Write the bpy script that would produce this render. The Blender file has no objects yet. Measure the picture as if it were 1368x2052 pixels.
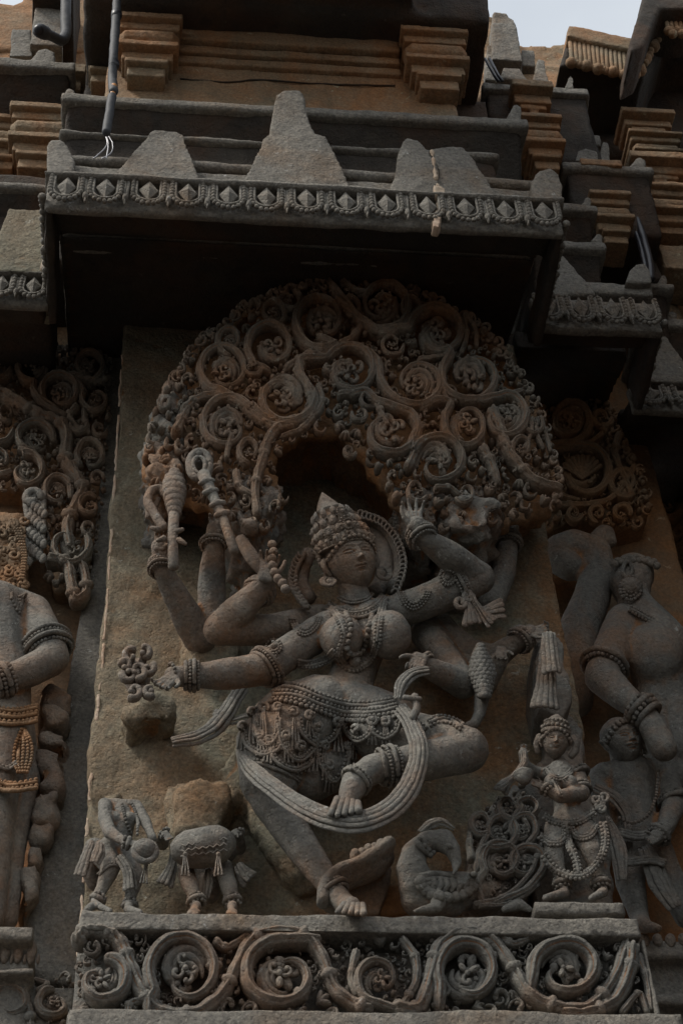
import bpy, bmesh, math, random
import numpy as np
from mathutils import Vector, Matrix
from mathutils.bvhtree import BVHTree
random.seed(7); rng = np.random.default_rng(7)
scene = bpy.context.scene
COL = scene.collection
# ------------------------------------------------------------------ camera
F = 3300.0; W2, H2 = 684.0, 1026.0
def unit(v): v = np.array(v, float); return v/np.linalg.norm(v)
zc = unit((-190, 3056, -F)); xc = np.array((36300., -1306., -F)); xc = unit(xc - zc*(xc@zc)); yc = np.cross(zc, xc)
RM = np.array([xc, yc, zc])                   # camera -> world
CAM = np.array((0., -2.0, 1.5))
cam_d = bpy.data.cameras.new('camera'); cam = bpy.data.objects.new('camera', cam_d); COL.objects.link(cam)
m4 = Matrix([[*RM[i], CAM[i]] for i in range(3)] + [[0, 0, 0, 1]]); cam.matrix_world = m4
cam_d.sensor_fit = 'VERTICAL'; cam_d.sensor_height = 36; cam_d.lens = 36*F/2052; cam_d.clip_end = 500; cam_d.clip_start = .05
scene.camera = cam
# ------------------------------------------------------------------ light
SUN_EL, SUN_AZ = 50, -62        # azimuth measured from -Y (towards viewer) to -X (left)
world = bpy.data.worlds.new('World'); scene.world = world; world.use_nodes = True
nt = world.node_tree; nt.nodes.clear()
out = nt.nodes.new('ShaderNodeOutputWorld'); bg = nt.nodes.new('ShaderNodeBackground')
sky = nt.nodes.new('ShaderNodeTexSky'); sky.sky_type = 'NISHITA'; sky.sun_disc = False
sky.sun_elevation = math.radians(SUN_EL)
d = np.array((math.sin(math.radians(SUN_AZ))*math.cos(math.radians(SUN_EL)), -math.cos(math.radians(SUN_AZ))*math.cos(math.radians(SUN_EL)), math.sin(math.radians(SUN_EL))))
sky.sun_rotation = math.atan2(d[0], d[1]); sky.dust_density = 4; sky.air_density = 1.4
mixn = nt.nodes.new('ShaderNodeMix'); mixn.data_type = 'RGBA'; mixn.inputs[0].default_value = .7
mixn.inputs[7].default_value = (7.4, 7.8, 8.1, 1)        # cloud layer over the clear sky
cn = nt.nodes.new('ShaderNodeTexNoise'); cn.inputs['Scale'].default_value = 3; cn.inputs['Detail'].default_value = 6; tc = nt.nodes.new('ShaderNodeTexCoord'); nt.links.new(tc.outputs['Generated'], cn.inputs['Vector'])
cm = nt.nodes.new('ShaderNodeMapRange'); cm.inputs[1].default_value = .35; cm.inputs[2].default_value = .65; cm.inputs[3].default_value = .6; cm.inputs[4].default_value = .82; nt.links.new(cn.outputs[0], cm.inputs[0]); nt.links.new(cm.outputs[0], mixn.inputs[0])
nt.links.new(sky.outputs[0], mixn.inputs[6]); nt.links.new(mixn.outputs[2], bg.inputs[0]); nt.links.new(bg.outputs[0], out.inputs[0])
bg.inputs[1].default_value = .115
sd = bpy.data.lights.new('sun', 'SUN'); sd.energy = 2.6; sd.angle = math.radians(14); sd.color = (1, .95, .87)
sun = bpy.data.objects.new('sun', sd); COL.objects.link(sun); sun.rotation_euler = Vector(d).to_track_quat('Z', 'Y').to_euler()
vs = scene.view_settings; vs.view_transform = 'Standard'; vs.look = 'None'; vs.exposure = .1; vs.gamma = 1; vs.use_curve_mapping = False
# ------------------------------------------------------------------ projection helpers (photo pixel -> point on a wall plane)
def ray(x, y): return np.array((x-W2, -(y-H2), -F)) @ RM.T
def P(x, y, Y):
    r = ray(x, y); return CAM + r*((Y-CAM[1])/r[1])
def S(x, y, Y):                                # metres per photo pixel there
    r = ray(x, y); return (Y-CAM[1])/r[1]
def PX(x, y, Y): return P(x, y, Y)[0]
def PZ(x, y, Y): return P(x, y, Y)[2]
# ------------------------------------------------------------------ noise
def _h(i, j, k, s):
    n = (i*374761393 + j*668265263 + k*2147483647 + s*974634777) & 0xffffffff
    n = ((n ^ (n >> 13))*1274126177) & 0xffffffff
    return ((n ^ (n >> 16)) & 0xffff)/32767.5 - 1
def vnoise(p, sc, seed=0):
    q = np.asarray(p)*sc + 1000; i = np.floor(q).astype(np.int64); f = q-i; f = f*f*(3-2*f)
    r = 0
    for a in (0, 1):
        for b in (0, 1):
            for c in (0, 1):
                w = (f[:, 0] if a else 1-f[:, 0])*(f[:, 1] if b else 1-f[:, 1])*(f[:, 2] if c else 1-f[:, 2])
                r = r + w*_h(i[:, 0]+a, i[:, 1]+b, i[:, 2]+c, seed)
    return r
def fbm(p, sc, seed=0, o=4): return sum(vnoise(p, sc*2**k, seed+k)*.5**k for k in range(o))
# ------------------------------------------------------------------ mesh buffer
class MB:
    def __init__(s): s.v = []; s.f = []; s.n = 0
    def add(s, v, f):
        v = np.asarray(v, float); s.v.append(v); s.f += [tuple(int(a)+s.n for a in q) for q in f]; s.n += len(v); return s
    def verts(s): return np.concatenate(s.v) if s.v else np.zeros((0, 3))
    def grid(s, g, wrap=False, cap=False):      # g (n,m,3); wrap in m
        n, m = g.shape[:2]; f = []
        for i in range(n-1):
            for j in range(m if wrap else m-1):
                k = (j+1) % m; f.append((i*m+j, i*m+k, (i+1)*m+k, (i+1)*m+j))
        if cap: f.append(tuple(range(m))[::-1]); f.append(tuple((n-1)*m+j for j in range(m)))
        return s.add(g.reshape(-1, 3), f)
    def box(s, x0, x1, y0, y1, z0, z1):
        v = [(x, y, z) for z in (z0, z1) for y in (y0, y1) for x in (x0, x1)]
        return s.add(v, [(0, 2, 3, 1), (4, 5, 7, 6), (0, 1, 5, 4), (2, 6, 7, 3), (0, 4, 6, 2), (1, 3, 7, 5)])
    def prism(s, poly, Yf, Yb, top=None):        # photo polygon at plane Yf pushed back to Yb
        a = np.array([P(x, y, Yf) for x, y in poly]); b = a.copy(); b[:, 1] = Yb
        if top is not None: b[:, 1] = Yb
        n = len(poly); return s.add(np.vstack([a, b]), [tuple(range(n)), tuple(range(2*n-1, n-1, -1))] + [(i, n+i, n+(i+1) % n, (i+1) % n) for i in range(n)])
    def extr(s, prof, x0, x1):                   # profile of (Y,h above the eye) along X
        n = len(prof); a = [(x0, y, 1.5+h) for y, h in prof]; b = [(x1, y, 1.5+h) for y, h in prof]
        return s.add(a+b, [tuple(range(n))[::-1], tuple(range(n, 2*n))] + [(i, (i+1) % n, n+(i+1) % n, n+i) for i in range(n)])
    def ell(s, c, r, R=None, nu=10, nv=8):
        u = np.linspace(0, 2*math.pi, nu, endpoint=False); v = np.linspace(0, math.pi, nv+1)
        g = np.stack([np.outer(np.sin(v), np.cos(u)), np.outer(np.sin(v), np.sin(u)), np.outer(np.cos(v), np.ones(nu))], -1)
        g = g*np.array(r) if np.ndim(r) else g*r
        pts = g[1:-1].reshape(-1, 3); pts = np.vstack([pts, g[0, :1], g[-1, :1]])
        if R is not None: pts = pts @ np.asarray(R).T
        m = nv-1; f = [(i*nu+j, (i+1)*nu+j, (i+1)*nu+(j+1) % nu, i*nu+(j+1) % nu) for i in range(m-1) for j in range(nu)]
        f += [(m*nu, j, (j+1) % nu) for j in range(nu)] + [(m*nu+1, (m-1)*nu+(j+1) % nu, (m-1)*nu+j) for j in range(nu)]
        return s.add(pts+np.asarray(c), f)
    def cap(s, a, b, ra, rb, seg=14):            # tapered capsule
        a, b = np.asarray(a, float), np.asarray(b, float); t = b-a; L = np.linalg.norm(t) or 1e-6; t = t/L
        n1 = unit(np.cross(t, (0, 0, 1) if abs(t[2]) < .9 else (1, 0, 0))); n2 = np.cross(t, n1)
        ph = [(-ra*math.cos(q), ra*math.sin(q)) for q in np.linspace(.05, math.pi/2, 5)] + [(L+rb*math.sin(q), rb*math.cos(q)) for q in np.linspace(0, math.pi/2-.05, 5)]
        th = np.linspace(0, 2*math.pi, seg, endpoint=False)
        g = np.array([[a+t*h+r*(math.cos(q)*n1+math.sin(q)*n2) for q in th] for h, r in ph])
        return s.grid(g, True, True)
    def tube(s, pts, rad, seg=10, flat=1., groove=0., ref=(0, -1, 0)):
        pts = np.asarray(pts, float); n = len(pts); rad = np.broadcast_to(rad, n)
        t = np.gradient(pts, axis=0); t /= np.linalg.norm(t, axis=1)[:, None]+1e-9
        b = np.asarray(ref, float)-t*(t@np.asarray(ref, float))[:, None]; L = np.linalg.norm(b, axis=1)
        bad = L < .25
        b[bad] = np.cross(t[bad], (1, 0, 0)) if bad.any() else b[bad]
        b /= np.linalg.norm(b, axis=1)[:, None]+1e-9; m = np.cross(t, b)
        th = np.linspace(0, 2*math.pi, seg, endpoint=False)
        pr = np.ones(seg)
        if groove: pr = 1-groove*np.exp(-((np.abs(np.cos(th))-.42)/.13)**2)*(np.sin(th) > -.1)
        c, sn = np.cos(th)*pr, np.sin(th)*pr*flat
        g = pts[:, None]+rad[:, None, None]*(c[None, :, None]*m[:, None]+sn[None, :, None]*b[:, None])
        e0 = pts[0]-t[0]*rad[0]*.5; e1 = pts[-1]+t[-1]*rad[-1]*.5
        g = np.concatenate([(g[:1]-pts[0])*.5+e0, g, (g[-1:]-pts[-1])*.5+e1])
        return s.grid(g, True, True)
    def obj(s, name, mat, parent=None, smooth=True, kind=None, label=None, wear=.0009, fix=True):
        v = s.verts()
        if wear and len(v): v = v+np.stack([vnoise(v, 55, 31+k)*wear+vnoise(v, 160, 41+k)*wear*.5 for k in range(3)], -1)
        me = bpy.data.meshes.new(name); me.from_pydata(v.tolist(), [], s.f); me.update()
        if fix: bm = bmesh.new(); bm.from_mesh(me); bmesh.ops.recalc_face_normals(bm, faces=bm.faces); bm.to_mesh(me); bm.free()
        return link(me, name, mat, parent, smooth, kind, label)
def link(me, name, mat, parent=None, smooth=True, kind=None, label=None):
    o = bpy.data.objects.new(name, me); COL.objects.link(o)
    if not me.materials: me.materials.append(mat)
    if smooth: me.polygons.foreach_set('use_smooth', [True]*len(me.polygons))
    if parent: o.parent = parent
    if kind: o['kind'] = kind
    if label: o['label'] = label
    return o
def thing(name, label, cat, group=None):
    o = bpy.data.objects.new(name, None); COL.objects.link(o); o.empty_display_size = .1
    o['label'] = label; o['category'] = cat
    if group: o['group'] = group
    return o
def remesh(mb, vox, smooth=0, amp=0, nsc=20, seed=0, fine=0, dec=0):
    me = bpy.data.meshes.new('tmp'); me.from_pydata(mb.verts().tolist(), [], mb.f); me.update()
    bm = bmesh.new(); bm.from_mesh(me); bmesh.ops.recalc_face_normals(bm, faces=bm.faces); bm.to_mesh(me); bm.free()
    o = bpy.data.objects.new('tmp', me); COL.objects.link(o)
    r = o.modifiers.new('r', 'REMESH'); r.mode = 'VOXEL'; r.voxel_size = vox; r.use_smooth_shade = True
    if smooth: q = o.modifiers.new('s', 'SMOOTH'); q.factor = .5; q.iterations = smooth
    dg = bpy.context.evaluated_depsgraph_get(); dg.update()
    m2 = bpy.data.meshes.new_from_object(o.evaluated_get(dg)); bpy.data.objects.remove(o)
    if amp:
        n = len(m2.vertices); v = np.empty(n*3); nn = np.empty(n*3); m2.vertices.foreach_get('co', v); m2.vertices.foreach_get('normal', nn)
        v = v.reshape(-1, 3); nn = nn.reshape(-1, 3)
        v = v+nn*(amp*fbm(v, nsc, seed))[:, None]
        if fine: v = v+nn*(fine*vnoise(v, nsc*7, seed+9))[:, None]
        m2.vertices.foreach_set('co', v.ravel())
    m2.update()
    if dec:
        o = bpy.data.objects.new('tmp', m2); COL.objects.link(o); q = o.modifiers.new('d', 'DECIMATE'); q.ratio = dec
        dg = bpy.context.evaluated_depsgraph_get(); dg.update(); m3 = bpy.data.meshes.new_from_object(o.evaluated_get(dg)); bpy.data.objects.remove(o); bpy.data.meshes.remove(m2); m2 = m3
    return m2
def rock(mb, name, mat, parent=None, vox=.007, amp=.003, nsc=14, smooth=1, kind=None, label=None, fine=0.0006):
    return link(remesh(mb, vox, smooth, amp, nsc, random.randrange(99), fine, .43), name, mat, parent, True, kind, label)
# ------------------------------------------------------------------ materials
def stone(name, base, warm, pale, wamt=.5, scale=1., bump=.5, speck=.25, rough=.85, point=True, xg=False):
    m = bpy.data.materials.new(name); m.use_nodes = True; t = m.node_tree; N = t.nodes; K = t.links
    b = N['Principled BSDF']; b.inputs['Roughness'].default_value = rough; b.inputs['Specular IOR Level'].default_value = .25
    geo = N.new('ShaderNodeNewGeometry')
    def noise(sc, det=5, ro=.6, dist=0):
        n = N.new('ShaderNodeTexNoise'); n.inputs['Scale'].default_value = sc*scale; n.inputs['Detail'].default_value = det; n.inputs['Roughness'].default_value = ro; n.inputs['Distortion'].default_value = dist
        K.new(geo.outputs['Position'], n.inputs['Vector']); return n.outputs[0]
    def ramp(s, a, c):
        r = N.new('ShaderNodeMapRange'); r.inputs[1].default_value = a; r.inputs[2].default_value = c; r.clamp = True; K.new(s, r.inputs[0]); return r.outputs[0]
    def mix(f, a, c, mode='MIX'):
        x = N.new('ShaderNodeMix'); x.data_type = 'RGBA'; x.blend_type = mode
        if isinstance(f, float): x.inputs[0].default_value = f
        else: K.new(f, x.inputs[0])
        for s_, i in ((a, 6), (c, 7)):
            if isinstance(s_, tuple): x.inputs[i].default_value = (*s_, 1)
            else: K.new(s_, x.inputs[i])
        return x.outputs[2]
    def math_(op, a, c):
        x = N.new('ShaderNodeMath'); x.operation = op
        for s_, i in ((a, 0), (c, 1)):
            if isinstance(s_, (int, float)): x.inputs[i].default_value = s_
            else: K.new(s_, x.inputs[i])
        return x.outputs[0]
    wf = ramp(noise(4.5, 6, .65, .4), .52-.25*wamt, .75-.2*wamt)
    if xg:
        sx = N.new('ShaderNodeSeparateXYZ'); K.new(geo.outputs['Position'], sx.inputs[0]); mr = N.new('ShaderNodeMapRange'); mr.inputs[1].default_value = -.25; mr.inputs[2].default_value = .35; mr.inputs[3].default_value = .35; mr.inputs[4].default_value = 1.5; K.new(sx.outputs[0], mr.inputs[0]); wf = math_('MINIMUM', math_('MULTIPLY', wf, mr.outputs[0]), .95)
    if point:
        pf = ramp(geo.outputs['Pointiness'], .50, .462)
        wf = math_('MAXIMUM', math_('MULTIPLY', wf, .75), math_('MULTIPLY', pf, .8))
    c = mix(wf, base, warm)
    c = mix(math_('MULTIPLY', ramp(noise(9, 7, .7), .5, .68), .6), c, pale)
    sp = noise(160, 4, .7)
    c = mix(float(speck), c, mix(ramp(sp, .3, .7), (.02, .018, .016), (.5, .47, .42)), 'OVERLAY')
    st = ramp(noise(14, 8, .75, .6), .56, .7)
    c = mix(math_('MULTIPLY', st, .45), c, tuple(x*.35 for x in base))
    vm = N.new('ShaderNodeVectorMath'); vm.operation = 'MULTIPLY'; vm.inputs[1].default_value = (22, 22, 2.2); K.new(geo.outputs['Position'], vm.inputs[0])
    sn_ = N.new('ShaderNodeTexNoise'); sn_.inputs['Scale'].default_value = 1; sn_.inputs['Detail'].default_value = 6; sn_.inputs['Roughness'].default_value = .65; K.new(vm.outputs[0], sn_.inputs['Vector'])
    c = mix(math_('MULTIPLY', ramp(sn_.outputs[0], .53, .70), .42), c, tuple(x*.28 for x in base))
    c = mix(math_('MULTIPLY', ramp(noise(38, 6, .75, .5), .63, .70), .7), c, tuple(min(.6, x*1.6) for x in pale))
    K.new(c, b.inputs['Base Color'])
    bp = N.new('ShaderNodeBump'); bp.inputs['Strength'].default_value = bump; bp.inputs['Distance'].default_value = .009
    vo = N.new('ShaderNodeTexVoronoi'); vo.inputs['Scale'].default_value = 120*scale; K.new(geo.outputs['Position'], vo.inputs['Vector'])
    hh = math_('ADD', noise(55, 8, .72), math_('MULTIPLY', ramp(vo.outputs['Distance'], .0, .35), .18)); K.new(hh, bp.inputs['Height']); K.new(bp.outputs[0], b.inputs['Normal'])
    return m
def plain(name, col, rough=.5, metal=0):
    m = bpy.data.materials.new(name); m.use_nodes = True; b = m.node_tree.nodes['Principled BSDF']
    n = m.node_tree.nodes.new('ShaderNodeTexNoise'); n.inputs['Scale'].default_value = 60; x = m.node_tree.nodes.new('ShaderNodeMix'); x.data_type = 'RGBA'
    x.inputs[6].default_value = (*[c*.7 for c in col], 1); x.inputs[7].default_value = (*[c*1.3 for c in col], 1)
    m.node_tree.links.new(n.outputs[0], x.inputs[0]); m.node_tree.links.new(x.outputs[2], b.inputs['Base Color'])
    b.inputs['Roughness'].default_value = rough; b.inputs['Metallic'].default_value = metal; return m
CARVE = stone('carved_soapstone', (.262, .254, .234), (.42, .19, .07), (.42, .40, .35), .3, bump=1., speck=.45)
CANOPY = stone('rust_streaked_soapstone', (.25, .228, .195), (.42, .18, .065), (.40, .37, .31), .46, bump=1., speck=.45)
WARMC = stone('warm_soapstone', (.25, .185, .125), (.46, .19, .06), (.36, .27, .18), .6, bump=.6, speck=.45)
WALL = stone('rough_wall_stone', (.285, .275, .215), (.40, .19, .075), (.43, .42, .33), .55, xg=True, bump=1.0, speck=.6)
LEDGE = stone('grey_ledge_stone', (.30, .285, .26), (.30, .21, .14), (.42, .40, .36), .1, bump=1.0, speck=.6, point=False)
UPPER = stone('ochre_wall_stone', (.33, .262, .18), (.52, .23, .09), (.47, .38, .27), .5, bump=.8, speck=.5)
SHADE = stone('shade_toned_stone', (.055, .047, .040), (.12, .058, .028), (.085, .074, .06), .3, bump=1.)  # shade of undersides and recesses put into a near-black stone colour
PLASTER = stone('lime_mortar', (.52, .42, .32), (.50, .26, .15), (.62, .56, .48), .2, bump=.5, point=False)
CONDUIT = plain('grey_plastic', (.05, .053, .06), .7); BLACK = plain('black_rubber', (.02, .02, .025), .4); WIRE = plain('bare_wire', (.3, .3, .32), .4, .6)
COPPER = plain('orange_sheath', (.45, .2, .06), .5)
SOIL = plain('dark_paving', (.05, .045, .04), .9)
# ------------------------------------------------------------------ curve helpers
def cr(pts, n=8, closed=False):
    p = np.asarray(pts, float)
    if len(p) < 3:
        return np.array([p[0]+(p[-1]-p[0])*t for t in np.linspace(0, 1, n+1)])
    q = np.vstack([2*p[0]-p[1], p, 2*p[-1]-p[-2]]); o = []
    for i in range(1, len(q)-2):
        for t in np.linspace(0, 1, n, endpoint=False):
            a, b, c, e = q[i-1], q[i], q[i+1], q[i+2]
            o.append(.5*((2*b)+(c-a)*t+(2*a-5*b+4*c-e)*t*t+(-a+3*b-3*c+e)*t**3))
    o.append(p[-1]); return np.array(o)
def wpts(px, Yf):                                # pixel path (n,2|3) -> world
    return np.array([P(a[0], a[1], (Yf(a[0], a[1]) if callable(Yf) else Yf)+(a[2] if len(a) > 2 else 0)) for a in px])
def even(p, step):
    d_ = np.r_[0, np.cumsum(np.linalg.norm(np.diff(p, axis=0), axis=1))]; n = max(2, int(d_[-1]/step)+1); t = np.linspace(0, d_[-1], n)
    return np.stack([np.interp(t, d_, p[:, k]) for k in range(p.shape[1])], -1)
def inside(x, y, poly):
    r = False; n = len(poly)
    for i in range(n):
        x1, y1 = poly[i]; x2, y2 = poly[(i+1) % n]
        if (y1 > y) != (y2 > y) and x < (x2-x1)*(y-y1)/(y2-y1)+x1: r = not r
    return r
def collar(mb, px, py, Y, ang, r):               # raised ring round a vine
    c = P(px, py, Y); s = S(px, py, Y)
    t = unit(P(px+math.cos(ang), py+math.sin(ang), Y)-P(px, py, Y)); pts = [c-t*s*3.2, c+t*s*3.2]
    mb.tube(pts, [r*s*1.25]*2, 10, .95)
def curlpath(x, y, R, a0, d_, turns=1.15, end=.3, n=26, p=1.5):
    t = np.linspace(0, 1, n); a = math.radians(a0)+d_*turns*2*math.pi*t; r = R*(1-(1-end)*t**p)
    return np.stack([x+r*np.cos(a), y+r*np.sin(a)], -1)
def leafcluster(mb, x, y, R, Yf, rnd, Y0=0):
    """petals and small volutes curling inside a scroll"""
    Y = (Yf(x, y) if callable(Yf) else Yf)+Y0; s = S(x, y, Y)
    a = rnd.uniform(0, 360); k = rnd.choice((3, 4, 4, 5))
    for i in range(k):
        q = a+i*360/k+rnd.uniform(-20, 20); dr = R*rnd.uniform(.30, .5)
        bx, by = x+dr*math.cos(math.radians(q)), y+dr*math.sin(math.radians(q)); dd = rnd.choice((-1, 1))
        if rnd.random() < .55:
            cp = curlpath(bx, by, R*.3, q+180, dd, .62, .3, 12)
            cp = np.vstack([[x, y], cp]); cp = cr(cp, 2)
            mb.tube(wpts(cp, Y), np.linspace(R*.07, R*.14, len(cp))*s, 7, 1.1); mb.ell(P(cp[-1][0], cp[-1][1], Y-R*.05*s), R*.13*s, nu=8, nv=5)
        else:
            u = P(bx, by, Y)-P(x, y, Y); u = unit(u); n_ = np.array((0, -1., 0)); w = unit(np.cross(u, n_)); R3 = np.stack([u, w, np.cross(u, w)], 1)
            mb.ell(P(bx, by, Y-R*.05*s), (R*.30*s, R*.17*s, R*.17*s), R3, 9, 6)
            mb.ell(P(bx, by, Y-R*.12*s)+u*R*.1*s, (R*.16*s, R*.05*s, R*.14*s), R3, 7, 5)
    mb.ell(P(x, y, Y-R*.06*s), R*.16*s, nu=8, nv=6)
def acanthus(mb, x, y, R, Yf, rnd):
    Y = (Yf(x, y) if callable(Yf) else Yf)+.004; s = S(x, y, Y); a0 = rnd.uniform(0, 360); dd = rnd.choice((-1, 1))
    for k in range(3):
        cp = curlpath(x, y, R*(.86-.25*k), a0+k*28, dd, .62-.08*k, .62, 16); t_ = np.linspace(0, 1, 16); w = wpts(cp, Y-.002*k); w[:, 1] += .006
        mb.tube(w, R*(.06+.15*np.sin(t_*math.pi*.9))*s*(1.1-.15*k), 12, 1.8, .28); mb.ell(w[-1]-np.array((0, .006, 0)), R*.12*s, nu=8, nv=6)
        if k == 0:
            for i in range(3, 15, 2):
                q = cp[i]; dx, dy = q[0]-x, q[1]-y; L = math.hypot(dx, dy)+1e-6; mb.ell(P(q[0]+dx/L*R*.13, q[1]+dy/L*R*.13, Y+.004), (R*.11*s, R*.2*s, R*.12*s), nu=8, nv=6)
def scrolls(parent, rings, stems, Yf, r0, poly=None, fill=0, mat=CARVE, seed=1, fsz=(5, 11), border=None):
    """rings: (x,y,R,start angle,direction,lead points); stems: plain branches (points, radius)"""
    rnd = random.Random(seed); occ = []
    for it in rings:
        x, y, R, a0, dd = it[:5]; lead = list(it[5]) if len(it) > 5 else []; rr = it[6] if len(it) > 6 else r0
        cp = curlpath(0, 0, R, a0, dd, rnd.uniform(.86, 1.02), .34, 36, 2.8)*np.array((rnd.uniform(.9, 1.06), rnd.uniform(.88, 1.05)))+np.array((x, y))
        if lead: cp = np.vstack([cr(lead+[tuple(cp[0]), tuple(cp[2])], 7)[:-7], cp[1:]])
        occ.append(cp); n = len(cp); mb = MB()
        w = wpts(cp, Yf); sc = S(x, y, Yf(x, y) if callable(Yf) else Yf)
        prof = np.interp(np.linspace(0, 1, n), [0, .1, .55, .85, 1], [.75, 1.1, .95, .62, .35])*(1+.05*np.sin(np.arange(n)*.9))
        w[:, 1] -= .004*np.sin(np.linspace(0, math.pi, n))
        w[:, 1] += rr*sc*.9; mb.tube(w, prof*rr*sc, 22, 2.2, .26)
        # outer rib and inner rib following the vine
        for off, q in ():
            tt = np.gradient(cp, axis=0); tt /= np.linalg.norm(tt, axis=1)[:, None]+1e-9; nn = np.stack([-tt[:, 1], tt[:, 0]], -1)
            c2 = cp+nn*off*rr*prof[:, None]; w2 = wpts(c2, Yf); w2[:, 1] += .012; mb.tube(w2, prof*q*rr*sc, 6, 4.)
        for f_ in (.35, .62):
            k = int(n*f_)+rnd.randrange(-2, 3); a = math.atan2(cp[k+1][1]-cp[k-1][1], cp[k+1][0]-cp[k-1][0]); Yk = w[k][1]; collar(mb, cp[k][0], cp[k][1], Yk, a, rr)
        e = cp[-1]; mb.ell(P(e[0], e[1], w[-1][1]-.002), rr*.75*sc, nu=10, nv=7)
        v = mb.obj('vine_scroll', mat, parent)
        if R > 24: mb = MB(); acanthus(mb, x+rnd.uniform(-.12, .12)*R, y+rnd.uniform(-.1, .1)*R, R*rnd.uniform(.68, .82), Yf, rnd); mb.obj('acanthus_leaf', mat, v)
        mb = MB(); leafcluster(mb, x+R*.05, y, R*.9, Yf, rnd, .010); leafcluster(mb, x+rnd.uniform(-.15, .15)*R, y+rnd.uniform(-.15, .15)*R, R*.62, Yf, rnd, -.002)
        mb.obj('leaf_cluster', mat, v)
    for pts, rr in stems:
        cp = cr(pts, 7); occ.append(cp); w = wpts(cp, Yf); sc = S(*cp[0][:2], 0); w[:, 1] += rr*sc*.8; n = len(cp); mb = MB()
        mb.tube(w, np.linspace(1, .75, n)*rr*sc*(1+.06*np.sin(np.arange(n)*1.3)), 22, 2., .24); w[:, 1] -= rr*sc*.8
        for k in range(6, n-2, 12):
            a = math.atan2(cp[k+1][1]-cp[k-1][1], cp[k+1][0]-cp[k-1][0]); collar(mb, cp[k][0], cp[k][1], w[k][1], a, rr*.95)
        mb.obj('branch', mat, parent)
    if fill:
        mb = MB(); allp = np.vstack([o[:, :2] for o in occ]); xs = [p_[0] for p_ in poly]; ys = [p_[1] for p_ in poly]; placed = np.zeros((0, 3))
        for _ in range(fill*20):
            x, y = rnd.uniform(min(xs), max(xs)), rnd.uniform(min(ys), max(ys))
            if not inside(x, y, poly): continue
            dv = np.hypot(allp[:, 0]-x, allp[:, 1]-y).min()-r0
            if dv < 0: continue
            if any(math.hypot(x-q[0], y-q[1]) < q[2]*.8 for q in rings): continue
            R = min(fsz[1], max(fsz[0], dv*1.0))*rnd.uniform(.8, 1.15)
            if len(placed) and ((np.hypot(placed[:, 0]-x, placed[:, 1]-y)-placed[:, 2]) < R*.38).any(): continue
            placed = np.vstack([placed, (x, y, R)]); Y = (Yf(x, y) if callable(Yf) else Yf)+rnd.uniform(.004, .024); s = S(x, y, Y); a = rnd.uniform(0, 360)
            k = rnd.random()
            if k < .5:
                dc = rnd.choice((-1, 1)); cp = curlpath(x, y, R*.95, a, dc, .6, .35, 10); mb.tube(wpts(cp, Y), np.linspace(R*.12, R*.34, 10)*s, 7, 3.); mb.ell(P(cp[-1][0], cp[-1][1], Y-.004), R*.3*s, nu=8, nv=5); cp = curlpath(x, y, R*.6, a+70, dc, .4, .6, 7); mb.tube(wpts(cp, Y-.003), np.linspace(R*.2, R*.08, 7)*s, 6, 2.)
            elif k < .8:
                for j in (-1, 0, 1):
                    q = math.radians(a+j*42); u = unit(P(x+math.cos(q), y+math.sin(q), Y)-P(x, y, Y)); w_ = unit(np.cross(u, (0, -1, 0)))
                    mb.ell(P(x, y, Y)+u*R*.5*s, (R*.8*s, R*.3*s, R*.8*s), np.stack([u, w_, np.cross(u, w_)], 1), 8, 6)
            else:
                mb.ell(P(x, y, Y), (R*.55*s, R*1.2*s, R*.6*s), nu=9, nv=6); mb.ell(P(x+R*.5, y-R*.4, Y), R*.35*s, nu=7, nv=5)
        mb.obj('small_foliage', mat, parent, kind='stuff')
    if border:                                   # row of knobbly buds along the rim
        bp_ = even(np.asarray(cr(border, 8)), 17)
        for i, (x, y) in enumerate(bp_):
            mb = MB(); Y = (Yf(x, y) if callable(Yf) else Yf)+.01; R = rnd.uniform(9, 13); s = S(x, y, Y)
            mb.ell(P(x, y, Y), (R*.6*s, R*.8*s, R*.55*s), nu=9, nv=6)
            cp = curlpath(x+rnd.uniform(-5, 5), y+rnd.uniform(-5, 5), R, rnd.uniform(0, 360), rnd.choice((-1, 1)), .5, .5, 8); mb.tube(wpts(cp, Y-.006), np.linspace(R*.14, R*.38, 8)*s, 6, 1.5)
            mb.obj('rim_bud', mat, parent)
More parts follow.
